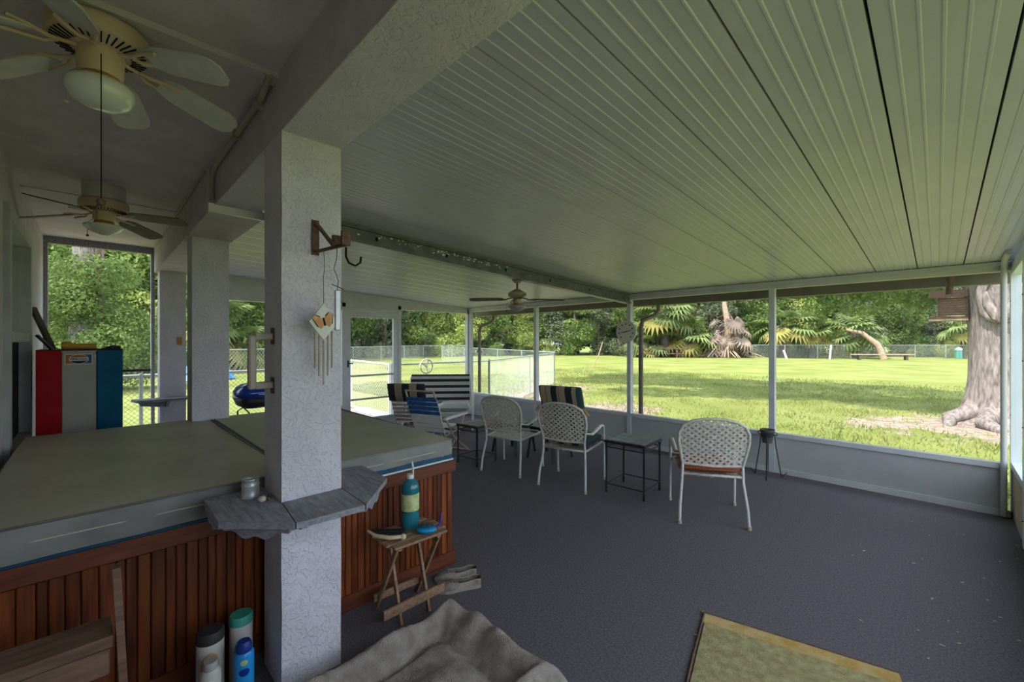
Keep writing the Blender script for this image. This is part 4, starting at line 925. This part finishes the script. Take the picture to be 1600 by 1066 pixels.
# ================================================================ TABLES
def tile_table(label, loc, rz, w_, h):
    t = thing('tile_table', label, 'side table', loc, rz, 'black iron tile side tables'); e = w_ / 2
    b = MB(); b.rbox(-e - .02, e + .02, -e - .02, e + .02, h - .03, h - .006, .004); b.build('top_frame', 'black', t)
    k = 3; s_ = 2 * e / k
    for i in range(k):
        for j in range(k): MB().rbox(-e + i * s_ + .002, -e + (i + 1) * s_ - .002, -e + j * s_ + .002, -e + (j + 1) * s_ - .002, h - .008, h, .002).build('tile', 'tile', t)
    for sx in (-1, 1):
        for sy in (-1, 1):
            b = MB(); b.lathe([(.011, 0), (.014, .01), (.010, .03), (.014, .04), (.010, .055), (.010, h - .06), (.014, h - .05), (.010, h - .03)], 10, (sx * e, sy * e, 0)); b.build('leg', 'black', t)
    for z in (.09, h - .075):
        for a, c in (((-e, -e), (e, -e)), ((e, -e), (e, e)), ((e, e), (-e, e)), ((-e, e), (-e, -e))):
            b = MB(); b.tube([(*a, z), (*c, z)], .006, 6); b.build('stretcher', 'black', t)
tile_table('black iron side table with tile top beside the red cushion chair', (-2.22, 3.965, 0), R(5), .40, .54)
tile_table('smaller black side table between the folding lawn chair and woven chair', (-4.17, 3.50, 0), R(6), .34, .50)
def resin_table(label, loc, rz):
    t = thing('resin_table', label, 'side table', loc, rz, 'dark green resin side tables')
    b = MB(); b.rbox(-.20, .20, -.20, .20, .39, .42, .012); b.build('top', 'green', t)
    for a, c, d, e in ((-.19, .19, -.19, -.175), (-.19, .19, .175, .19), (-.19, -.175, -.19, .19), (.175, .19, -.19, .19)): MB().box(a, c, d, e, .34, .39).build('apron', 'green', t)
    for sx in (-1, 1):
        for sy in (-1, 1): b = MB(); b.bar((sx * .215, sy * .205, 0), (sx * .17, sy * .17, .39), .04, .032); b.build('leg', 'green', t)
resin_table('dark green resin side table behind the empty woven chair', (-4.20, 4.20, 0), R(4)); resin_table('dark green resin side table behind the striped cushion chair', (-3.66, 4.34, 0), R(3))

# ================================================================ LOVESEAT AND LOUNGERS
lv = thing('loveseat', 'outdoor loveseat with pale metal arms in the far left corner', 'loveseat', (-6.32, 4.42, 0), R(-130))      # local +y faces the room
for s_ in (-1, 1):
    b = MB(); b.tube([(s_ * .60, .30, .0), (s_ * .60, .31, .35), (s_ * .60, .27, .56), (s_ * .60, .18, .60), (s_ * .60, -.25, .57), (s_ * .60, -.30, .45), (s_ * .60, -.34, 0)], [.02, .02, .022, .03, .03, .022, .02], 8); b.build('arm_frame', 'chairfr', lv)
b = MB(); b.box(-.58, .58, -.28, .30, .28, .32); b.build('seat_base', 'chairfr', lv)
b = MB(); b.tube([(-.56, -.28, .3), (-.56, -.40, .86), (.56, -.40, .86), (.56, -.28, .3)], .018, 8); b.build('back_frame', 'chairfr', lv)
for s_ in (0,): b = MB(); b.tube([(-.58, .29, .30), (.58, .29, .30)], .018, 8); b.build('front_rail', 'chairfr', lv)
lc = thing('loveseat_cushion', 'navy and grey striped back cushion on the loveseat', 'cushion', (-6.32, 4.42, 0), R(-130))
b = MB(); zs = [.40, .46, .51, .57, .62, .68, .73, .79, .84, .89, .92]
for k in range(10):
    z0, z1 = zs[k], zs[k + 1]; y0, y1 = -.24 - (z0 - .4) * .28, -.24 - (z1 - .4) * .28; th0 = .05 if k == 0 else .075; th1 = .04 if k == 9 else .075
    b.add([(-.54, y0 + th0, z0), (.54, y0 + th0, z0), (.54, y1 + th1, z1), (-.54, y1 + th1, z1), (-.54, y0 - .03, z0), (.54, y0 - .03, z0), (.54, y1 - .03, z1), (-.54, y1 - .03, z1)], [(1, 0, 3, 2), (4, 5, 6, 7), (0, 4, 7, 3), (5, 1, 2, 6)] + ([(0, 1, 5, 4)] if k == 0 else []) + ([(3, 7, 6, 2)] if k == 9 else []), k % 2, False)
b.build('back_pad', ['sgrey', 'sblack'], lc)
for a, c in ((-.55, -.01), (.01, .55)):
    b = MB(); pad(b, a, c, -.22, .33, .315, .15, 6); b.build('seat_pad', 'sgrey', lc)
def web_chair(name, label, loc, rz, slats, w_, top, seat, mats_, recl, framem, base='x', group=None):
    """low folding chair: tube frame, straps across back and seat, crossed legs, arms. local +y is forward"""
    t = thing(name, label, 'lawn chair', loc, rz, group); e = w_ / 2; yb_ = -.22; yt = yb_ - recl
    for s_ in (-1, 1):
        b = MB(); b.tube([(s_ * e, yb_, seat - .02), (s_ * e, yb_ - recl * .5, (seat + top) / 2), (s_ * e * .96, yt, top)], .0125, 7); b.build('back_rail', framem, t)
        b = MB(); b.tube([(s_ * e, yb_, seat - .02), (s_ * e, .30, seat + .02)], .0125, 7); b.build('seat_rail', framem, t)
        b = MB(); b.tube([(s_ * (e + .02), -.36, .012), (s_ * (e + .02), .05, .26), (s_ * (e + .02), .26, seat + .22)], .0125, 7); b.build('leg', framem, t)
        b = MB(); b.tube([(s_ * (e + .035), .34, .012), (s_ * (e + .035), -.05, .26), (s_ * (e + .035), -.24, seat + .18)], .0125, 7); b.build('leg', framem, t)
        b = MB(); b.rbox(s_ * (e + .028) - .028, s_ * (e + .028) + .028, -.28, .28, seat + .19, seat + .222, .008); b.build('armrest', 'webwhite', t)
    for y in (-.36, .34): b = MB(); b.tube([(-e - .03, y, .014), (e + .03, y, .014)], .0125, 7); b.build('foot_bar', framem, t)
    b = MB(); b.tube([(-e * .96, yt, top), (e * .96, yt, top)], .0125, 7); b.build('back_top_bar', framem, t)
    gp = .06
    k = int((top - seat - .06) / gp)
    for i in range(k):
        z = seat + .05 + i * gp; y = yb_ - recl * (z - seat) / (top - seat)
        b = MB(); b.bar((-e - .01, y - .014, z), (e + .01, y - .014, z), .010, slats, up=(0, -.3, 1)); o = b.build('strap', mats_[0] if i < k - 4 else mats_[1], t)
    for i in range(8): y = -.18 + i * .06; b = MB(); b.bar((-e - .01, y, seat + .004 + i * .005), (e + .01, y, seat + .004 + i * .005), slats, .008); b.build('strap', mats_[2 if i % 3 else 1], t)
    return t
web_chair('folding_lawn_chair', 'folding lawn chair with blue and white webbing behind the tub corner', (-4.78, 3.36, 0), R(22), .05, .44, .92, .34, ('webwhite', 'webblue', 'webwhite'), .26, 'beige')
web_chair('strap_lounger', 'strapped lounge chair with dark folded pad near the screen door', (-5.62, 3.55, 0), R(38), .038, .50, .84, .34, ('woodgrey', 'woodgrey', 'woodgrey'), .28, 'chairfr')
hp = thing('folded_pad', 'dark striped pad folded over the top of the strap lounger', 'cushion', (-5.62, 3.55, 0), R(38))
stripe_pad([0, .2, .4, .6, .8, 1], -.27, .27, [(-.45, .70, .9, .4), (-.48, .80, .9, .4), (-.51, .90, .9, .4), (-.53, .94, .9, .4)], .08, [0, 1, 0, 1, 0]).build('pad', ['sblack', 'stan'], hp)
tw = MB(); v = []; f = []
for j in range(9):
    for i in range(13): v.append((-.17 + .34 * i / 12, -.13 + .26 * j / 8, .005 + .012 * math.sin(i * 1.1 + j) * math.sin(j * .8) + .012))
for j in range(8):
    for i in range(12): a = j * 13 + i; f.append((a, a + 1, a + 14, a + 13))
tw.add(v, f, 0, True); o = tw.build('folded_towel', 'webwhite', None, (-4.80, 3.42, .372), R(22)); tag(o, 'white towel lying on the blue webbed lawn chair seat', 'towel')

# plant stand, dial
ps = thing('plant_stand', 'black wire plant stand with scroll feet by the far wall post', 'plant stand', (-1.36, 5.42, 0))
b = MB(); b.tube([(math.cos(a) * .075, math.sin(a) * .075, .49) for a in [2 * PI * k / 20 for k in range(20)]], .005, 6, closed=True); b.build('ring', 'black', ps)
for k in range(3):
    a = R(-80 + 120 * k); c, s_ = math.cos(a), math.sin(a); b = MB(); b.tube([(c * .075, s_ * .075, .49), (c * .09, s_ * .09, .36), (c * .15, s_ * .15, .012)], .0055, 6)
    b.tube([(c * .15, s_ * .15, .012)] + [(c * (.15 + .03 + .03 * math.sin(q - 1.57)), s_ * (.15 + .03 + .03 * math.sin(q - 1.57)), .035 - .03 * math.cos(q)) for q in (.6, 1.4, 2.2, 3.0, 3.6)], .0045, 6); b.build('leg', 'black', ps)
pt = thing('flower_pot', 'small grey green empty pot in the wire plant stand', 'pot', (-1.36, 5.42, .40)); b = MB(); b.lathe([(.05, 0), (.066, .12), (.074, .121), (.076, .15), (.068, .15), (.062, .12), (.05, .02)], 22); b.build('pot_body', 'pot', pt)
for s_ in (-1, 1): b = MB(); b.tube([(s_ * .07, 0, .125), (s_ * .095, 0, .12), (s_ * .095, 0, .095), (s_ * .066, 0, .09)], .006, 6); b.build('lug', 'pot', pt)
dl = thing('dial_thermometer', 'round cream dial thermometer hung on the screen wall post', 'thermometer', (-3.29, YF - .035, 1.69))
RX = Matrix.Rotation(R(90), 4, 'X'); b = MB(); b.lathe([(.165, 0), (.165, .02), (.155, .026)], 40, mtx=RX); b.build('dial_face', 'dial', dl)
b = MB(); b.tube([(math.cos(a) * .16, -.018, math.sin(a) * .16) for a in [2 * PI * k / 40 for k in range(40)]], .009, 6, closed=True); b.build('rim', 'dial', dl)
FONT = []
def text_mesh(txt, size, m, parent, mtx, name='lettering', depth=.0006):
    cu_ = bpy.data.curves.new('txt', 'FONT'); cu_.body = txt; cu_.size = size; cu_.align_x = 'CENTER'; cu_.align_y = 'CENTER'; cu_.extrude = depth; cu_.offset = size * .035
    ob = bpy.data.objects.new('txt', cu_); COL.objects.link(ob); dg = bpy.context.evaluated_depsgraph_get(); me = bpy.data.meshes.new_from_object(ob.evaluated_get(dg)); bpy.data.objects.remove(ob)
    me.materials.clear(); me.materials.append(M[m]); o = link(name, me, parent); o.matrix_local = mtx; return o
for k in range(9):
    a = R(225 - 270 * k / 8); b = MB(); b.rbox(-.012, .012, -.008, .008, -.001, .001, .0008, mtx=Matrix.Translation((math.cos(a) * .115, -.0275, math.sin(a) * .115)) @ Matrix.Rotation(R(90), 4, 'X')); b.build('dial_mark', 'dark', dl)
b = MB()
b.add([(-.095, -.029, -.022), (.1, -.029, .022), (.0, -.029, .008), (-.02, -.029, -.012)], [(0, 3, 1, 2)]); b.box(-.09, .09, -.031, -.029, -.004, .004, mtx=Matrix.Rotation(-.2, 4, 'Y')); b.build('pointer', 'dark', dl)

# ================================================================ TRI-COLOUR CABINET AND ITEMS ON IT
cb = thing('drinks_cabinet', 'tall red white and blue drinks cabinet with a round cola emblem', 'cabinet', (-5.2, -.335, 0))
b = MB(); b.rbox(-.50, -.02, 0, .52, .02, 1.455, .012); b.build('body', 'creamp', cb)
for nm, a, c, m_ in (('red_panel', .0, .144, 'red'), ('door', .146, .352, 'creamp'), ('blue_panel', .358, .525, 'bluep')):
    MB().rbox(-.02, .012, a, c, .04, 1.47, .004).build(nm, m_, cb)
MB().box(.012, .02, .344, .352, 1.40, 1.43).build('latch', 'galv', cb)
MB().rbox(-.50, .014, .0, .525, 1.468, 1.478, .003).build('top_trim', 'black', cb)
em = MB(); PL = Matrix(((0, 0, 1, .0125), (1, 0, 0, .247), (0, 1, 0, 1.395), (0, 0, 0, 1)))
em.prism([(-.085, -.045), (.085, -.045), (.085, .045), (-.085, .045)], 0, .0015, mtx=PL); badge = em.build('badge_plate', 'printw', cb)
b = MB(); b.prism([(-.078, -.038), (-.03, -.038), (-.03, .038), (-.078, .038)], .0015, .0022, mtx=PL); b.build('badge_stripe', 'orange', badge)
b = MB(); b.prism([(.03, -.038), (.078, -.038), (.078, .038), (.03, .038)], .0015, .0022, mtx=PL); b.build('badge_stripe', 'printb', badge)
el = lambda a: (.06 * math.cos(a), .040 * math.sin(a))
b = MB(); b.prism([el(2 * PI * k / 32) for k in range(32)], .0022, .003, mtx=PL); b.build('emblem_disc', 'printw', badge)
b = MB(); b.prism([(.92 * x, .92 * y) for x, y in [el(R(a)) for a in range(24, 157, 6)]], .003, .0036, mtx=PL); b.build('emblem_cap', 'orange', badge)
b = MB(); b.prism([(.92 * x, .92 * y) for x, y in [el(R(a)) for a in range(204, 337, 6)]], .003, .0036, mtx=PL); b.build('emblem_bowl', 'printn', badge)
text_mesh('PEPSI-COLA', .0195, 'printn', badge, PL @ Matrix.Translation((0, 0, .0038)))
ln = thing('yellow_lantern', 'yellow plastic torch lying on top of the cabinet', 'torch', (-5.30, -.11, 1.478)); b = MB(); b.tube([(0, -.08, .034), (0, -.03, .034), (0, -.02, .026), (0, .13, .026)], [.034, .034, .026, .026], 14); b.build('body', 'yellow', ln); b = MB(); b.tube([(0, -.085, .034), (0, -.079, .034)], .03, 14); b.build('lens', 'fanrust', ln)
hc = MB(); hc.rbox(-.06, .06, -.11, .02, 0, .010, .004); hc.tube([(0, -.08, .012), (0, -.03, .022), (0, .02, .016)], .010, 7); o = hc.build('black_tool', 'black', None, (-5.30, .16, 1.478)); tag(o, 'flat black tool lying on the cabinet above the blue panel', 'tool')
o = MB().bar((-5.42, -.25, 1.478), (-5.50, -.372, 1.84), .05, .022).build('wooden_plank', 'barkd'); tag(o, 'dark brown plank leaning against the wall on the cabinet', 'plank')
o = MB().bar((-5.34, -.25, 1.478), (-5.38, -.34, 1.60), .03, .016).build('short_stick', 'black'); tag(o, 'short dark stick leaning beside the brown plank', 'stick')

# blue barbecue on its stand behind the tub
bq = thing('barbecue_grill', 'portable barbecue with glossy blue lid and black bowl', 'grill', (-6.05, 1.50, 0), R(15))
def loaf(b, zs, half):
    v = []; f = []; n = 20
    for z, sx, sy in zs:
        for k in range(n):
            a = 2 * PI * k / n; c, s_ = math.cos(a), math.sin(a); q = (abs(c) ** 4 + abs(s_) ** 4) ** -.25; v.append((c * q * sx, s_ * q * sy, z))
    for i in range(len(zs) - 1):
        for k in range(n): f.append((i * n + k, i * n + (k + 1) % n, (i + 1) * n + (k + 1) % n, (i + 1) * n + k))
    f += [tuple(range(n - 1, -1, -1)), tuple(range((len(zs) - 1) * n, len(zs) * n))]; b.add(v, f, 0, True)
b = MB(); loaf(b, [(.86, .19, .28), (.93, .185, .275), (.985, .15, .25), (1.02, .09, .2), (1.03, .04, .14)], 1); b.build('lid', 'grillb', bq)
b = MB(); loaf(b, [(.72, .10, .18), (.76, .155, .245), (.855, .19, .28)], 1); b.build('bowl', 'black', bq)
b = MB(); b.tube([(.19, -.12, .90), (.225, -.10, .90), (.225, .10, .90), (.19, .12, .90)], .009, 6); b.build('handle', 'galv', bq)
for s_ in (-1, 1): b = MB(); b.tube([(-.15, s_ * .2, .01), (-.13, s_ * .2, .68), (0, s_ * .2, .735), (.13, s_ * .2, .68), (.15, s_ * .2, .01)], .009, 6); b.build('leg_frame', 'black', bq)
b = MB(); b.tube([(.13, -.2, .3), (.13, .2, .3)], .008, 6); b.build('cross_bar', 'black', bq)

# ================================================================ FOREGROUND ITEMS
ty = thing('folding_tray_table', 'small folding wooden tray table in front of the hot tub', 'tray table', (-2.12, 1.285, 0), R(-2))
for k in range(5): MB().rbox(-.135 + k * .055, -.135 + k * .055 + .052, -.185 + (.02 if k in (0, 4) else 0), .185 - (.02 if k in (0, 4) else 0), .452, .466, .005).build('slat', 'wood', ty)
for y in (-.12, .12): MB().box(-.11, .11, y - .012, y + .012, .43, .452).build('cleat', 'wood', ty)
for y in (-.09, .085): MB().bar((.06, y, .0), (-.09, y, .45), .014, .028).build('leg', 'wood', ty)
for y in (-.135, .13): MB().bar((-.16, y, .0), (.10, y, .45), .014, .028).build('leg', 'wood', ty)
MB().bar((.058, -.19, .09), (.058, .19, .10), .012, .05).build('foot_bar', 'wood', ty); MB().bar((-.125, -.16, .09), (-.125, .16, .09), .012, .04).build('foot_bar', 'wood', ty)
bt = thing('teal_bottle', 'tall teal plastic bottle with yellow label on the tray table', 'bottle', (-2.17, 1.315, .466)); Rb = .052
b = MB(); b.lathe([(.044, 0), (Rb, .02), (Rb, .075), (.047, .09), (Rb * .97, .10), (Rb * .97, .20), (.05, .21), (Rb, .215), (Rb, .235), (.042, .262), (.02, .28), (.016, .285)], 24); b.build('body', 'teal', bt)
b = MB(); b.lathe([(Rb * .99, .105), (Rb * .99, .20)], 24); b.build('label_wrap', 'label', bt); b = MB(); b.lathe([(.02, .283), (.02, .306), (.018, .308)], 16); b.build('cap', 'printw', bt)
hb = thing('hair_brush', 'bright blue oval brush with bristles on the tray table', 'brush', (-2.035, 1.335, .466), R(-42))
b = MB(); b.ball((0, 0, .021), .055, 20, 10, sc=(.72, 1.1, .38)); b.build('pad', 'cyan', hb); b = MB()
for i in range(-3, 4):
    for j in range(-4, 5):
        if (i / 3.5) ** 2 + (j / 4.6) ** 2 < 1: b.tube([(i * .009, j * .010, .034), (i * .0095, j * .0105, .052)], .0011, 4)
o = b.build('bristles', 'bristle', hb); o['kind'] = 'stuff'
b = MB(); b.tube([(-.01, .055, .022), (-.02, .075, .04), (-.03, .08, .07), (-.035, .08, .10)], [.012, .009, .009, .006], 8); b.build('handle', 'purple', hb)
sb = thing('scrub_brush', 'black bristled scrub brush with pale curved handle on tray table', 'brush', (-2.13, 1.155, .466), R(48))
b = MB(); b.rbox(-.095, .095, -.022, .012, .018, .048, .006); b.build('bristle_block', 'bristle', sb)
b = MB(); b.tube([(-.11, -.01, .045), (-.06, -.04, .03), (.02, -.05, .022), (.075, -.035, .02), (.085, -.005, .024)], [.006, .011, .012, .011, .008], 8); b.tube([(-.08, -.015, .018), (.0, -.03, .016), (.09, -.02, .016)], .010, 8); b.ball((.085, -.03, .018), .017, 10, 8); b.build('handle', 'beige', sb)
cd_ = thing('hanging_cord', 'white twisted cord with purple clip hanging from the spa cover', 'cord', (-2.325, 1.42, .79))
b = MB(); b.tube([(0.0, 0, 0), (.012, .0, -.03), (.014, .002, -.12), (.02, .006, -.2)], [.007, .006, .004, .003], 7); b.build('cord', 'cordw', cd_)
b = MB(); b.tube([(.02, .006 + .02 * math.sin(a), -.235 + .035 * math.cos(a)) for a in [2 * PI * k / 14 for k in range(14)]], .006, 6, closed=True); b.tube([(.02, .016, -.27), (.022, .03, -.31)], .006, 6); b.tube([(.02, -.004, -.27), (.022, -.014, -.31)], .006, 6); b.build('clip', 'purple', cd_)

def shoe_mesh(t):
    L = .27; st = [(0, .030, .062), (.03, .036, .070), (.09, .036, .058), (.14, .040, .058), (.18, .046, .060), (.22, .044, .048), (.255, .030, .034), (.27, .012, .026)]
    b = MB(); ol = [(-w_, y) for y, w_, h in st] + [(w_, y) for y, w_, h in st[::-1]]
    b.prism([(x, y) for x, y in ol][::-1], 0, .018); b.build('sole', 'sole', t)
    b = MB(); v = []; f = []; n = 10
    for y, w_, h in st:
        for k in range(n + 1): a = PI * k / n; v.append((w_ * .97 * math.cos(a), y, .016 + (h - .016) * math.sin(a) ** .6))
    for i in range(len(st) - 1):
        for k in range(n):
            if i < 4 and 2 <= k <= 7 and i >= 0 and not (i == 3 and k in (2, 7)): continue
            f.append((i * (n + 1) + k, i * (n + 1) + k + 1, (i + 1) * (n + 1) + k + 1, (i + 1) * (n + 1) + k))
    f.append(tuple(range(n + 1))[::-1]); b.add(v, f, 0, True); b.build('upper', 'shoe', t)
    b = MB(); b.prism([(x * .85, y) for x, y in ol if y < .2][::-1], .018, .022); b.build('insole', 'barkd', t)
    b = MB(); rim = [(v[(i * (n + 1)) + 2]) for i in range(0, 5)] + [v[4 * (n + 1) + 4], v[4 * (n + 1) + 6]] + [v[i * (n + 1) + 8] for i in range(4, -1, -1)]; b.tube(rim, .0035, 5); b.build('collar', 'sole', t)
for lab, x, y, a in (('worn brown canvas shoe nearer the carpet in front of tub', -2.05, 1.745, 152), ('worn brown canvas shoe tucked against the hot tub skirt', -2.16, 1.80, 154)):
    shoe_mesh(thing('canvas_shoe', lab, 'shoe', (x, y, 0), R(a), 'pair of canvas shoes'))

# four bottles on the floor beside the tub
def can(name, label, loc, prof_b, mb, prof_c, mc, extra=None, rz=0):
    t = thing(name, label, 'bottle', loc, rz, 'bottles on the floor by the tub'); b = MB(); b.lathe(prof_b, 24); b.build('body', mb, t); b = MB(); b.lathe(prof_c, 24); b.build('lid', mc, t)
    if extra:
        for nm, m_, z, wd, ht, az in extra:
            b = MB(); r_ = prof_b[1][0] + .0008; n = 10; v = []; f = []
            for i in range(n + 1):
                for j in range(n + 1):
                    u_, w_ = 2 * i / n - 1, 2 * j / n - 1; uu = u_ * math.sqrt(1 - w_ * w_ / 2); ww = w_ * math.sqrt(1 - u_ * u_ / 2); a = az + uu * wd / r_; v.append((math.cos(a) * r_, math.sin(a) * r_, z + ww * ht))
            for i in range(n):
                for j in range(n): q = i * (n + 1) + j; f.append((q, q + n + 1, q + n + 2, q + 1))
            b.add(v, f, 0, True); b.build(nm, m_, t)
    return t
FA = -.2
can('round_canister', 'tall pale canister with dark lid and orange print on floor', (-2.19, .355, 0), [(.05, 0), (.05, .01), (.05, .275), (.048, .28)], 'jar', [(.051, .275), (.051, .31), (.046, .318)], 'lidb', [('orange_print', 'jaro', .19, .035, .055, FA)])
can('round_canister', 'tall mint lidded canister by the column foot', (-2.22, .475, 0), [(.045, 0), (.045, .01), (.045, .28), (.043, .285)], 'jar', [(.046, .28), (.046, .312), (.042, .318)], 'mint', [('grey_print', 'mint', .16, .030, .07, FA)])
can('spray_bottle', 'white bottle with grey cap standing in front of the canister', (-2.06, .335, 0), [(.036, 0), (.036, .01), (.036, .215), (.024, .235)], 'jar', [(.025, .232), (.025, .262), (.023, .265)], 'lidg', [('blue_mark', 'printb', .10, .018, .03, FA), ('white_panel', 'printw', .165, .022, .04, FA)])
can('spray_bottle', 'sky blue bottle with dark blue cap beside the column', (-2.075, .455, 0), [(.037, 0), (.037, .01), (.037, .225), (.029, .24)], 'cyan2', [(.030, .238), (.030, .262), (.022, .278)], 'lidblue', [('navy_badge', 'lidblue', .165, .020, .016, FA), ('yellow_mark', 'label', .205, .014, .012, FA)])

# lumber step frame leaning at the tub
lf = thing('lumber_frame', 'rough wooden step frame standing against the hot tub skirt', 'wooden frame', (-2.2, -.1, 0))
b = MB(); b.rbox(.03, .19, -.24, .15, .49, .53, .004); b.build('tread', 'lumber', lf)
b = MB(); b.rbox(.15, .19, -.24, .14, .40, .488, .004); b.build('apron', 'lumber', lf)
b = MB(); b.bar((.20, .19, .0), (.155, .158, .755), .055, .022, up=(0, 1, 0)); b.build('upright', 'lumber', lf)
b = MB(); b.bar((.05, .10, .0), (.05, .10, .485), .04, .04); b.build('rear_leg', 'rail', lf); b = MB(); b.bar((.05, -.2, .0), (.05, -.2, .485), .04, .04); b.build('rear_leg', 'rail', lf); b = MB(); b.bar((.15, -.2, .0), (.15, -.2, .485), .04, .04); b.build('front_leg', 'rail', lf)

# dog bed: bolstered fleece cushion
db = thing('pet_bed', 'crumpled beige fleece pet bed lying at the column foot', 'pet bed', (-1.50, .93, 0), R(4)); b = MB(); n = 64; v = []; f = []; HX, HY = .40, .56
for j in range(n + 1):
    for i in range(n + 1):
        u_, w_ = 2 * i / n - 1, 2 * j / n - 1; e = max(abs(u_), abs(w_)); cn = abs(u_ * w_)
        d = 1 - e; rim = math.exp(-((e - .80) / .13) ** 2)
        h = .075 + .075 * rim + .03 * math.exp(-((e) / .55) ** 2) - .035 * math.exp(-((e - .56) / .05) ** 2)
        ang = math.atan2(w_, u_); h += .016 * math.sin(ang * 11 + 1.5 * math.sin(ang * 3)) * rim + .014 * math.sin(5 * u_ + 4 * w_) * (1 - rim) + .012 * math.sin(9 * u_ - 6 * w_ + 2) * (1 - rim)
        h *= min(1, (d / .10)) ** .5 if d < .10 else 1
        sc_ = 1 + .03 * math.sin(ang * 4 + .5) - .06 * (1 - cn) * (e ** 6) * .5
        v.append((u_ * HX * sc_, w_ * HY * sc_, max(.006, h + .012 * RNG.normal() * .12)))
for j in range(n):
    for i in range(n): a = j * (n + 1) + i; f.append((a, a + 1, a + n + 2, a + n + 1))
b.add(v, f, 0, True); b.build('fleece_top', 'fleece', db)
rim = [v[i] for i in range(n + 1)] + [v[j * (n + 1) + n] for j in range(1, n + 1)] + [v[n * (n + 1) + i] for i in range(n - 1, -1, -1)] + [v[j * (n + 1)] for j in range(n - 1, 0, -1)]
b = MB(); b.add([(x * .995, y * .995, 0) for x, y, z in rim] + [(x, y, .012) for x, y, z in rim], [(i, (i + 1) % len(rim), len(rim) + (i + 1) % len(rim), len(rim) + i) for i in range(len(rim))]); b.build('edge_band', 'fleece', db)

# rug corner
rg_ = thing('woven_rug', 'worn green and gold woven rug lying on the grey carpet', 'rug', (-.935, 2.46, .0), math.atan2(.196, .808)); 
b = MB(); b.rbox(.012, .82, -1.3, -.085, .001, .008, .002); b.build('field', 'rug', rg_)
b = MB(); b.rbox(.0, .83, -.085, .0, .001, .009, .002); b.build('border', 'rugb', rg_)
b = MB(); b.tube([(0.003, .004, .008), (.0, -.4, .008), (.004, -.8, .007), (0, -1.3, .008)], .006, 6); b.tube([(0, .002, .008), (.4, .004, .008), (.83, .0, .008)], .005, 6); b.build('binding', 'rust', rg_)
b = MB(); b.tube([(.0, .0, .008), (-.018, .012, .006)], .004, 5); b.tube([(0, .0, .008), (-.006, .02, .006)], .003, 5); b.tube([(0, -.22, .008), (-.02, -.215, .006)], .004, 5); b.build('frayed_thread', 'rug', rg_)
# wood chips on the carpet
b = MB()
for i in range(46):
    x = min(.42, random.gauss(.2, .28)); y = random.uniform(2.2, 5.0); a = random.uniform(0, 6.28); L = random.uniform(.006, .022)
    b.bar((x, y, .003), (x + math.cos(a) * L, y + math.sin(a) * L, .004), .006, .003)
o = b.build('wood_chips', 'beige'); tag(o, 'scattered small pale wood chips on the carpet', 'wood chips', kind='stuff')
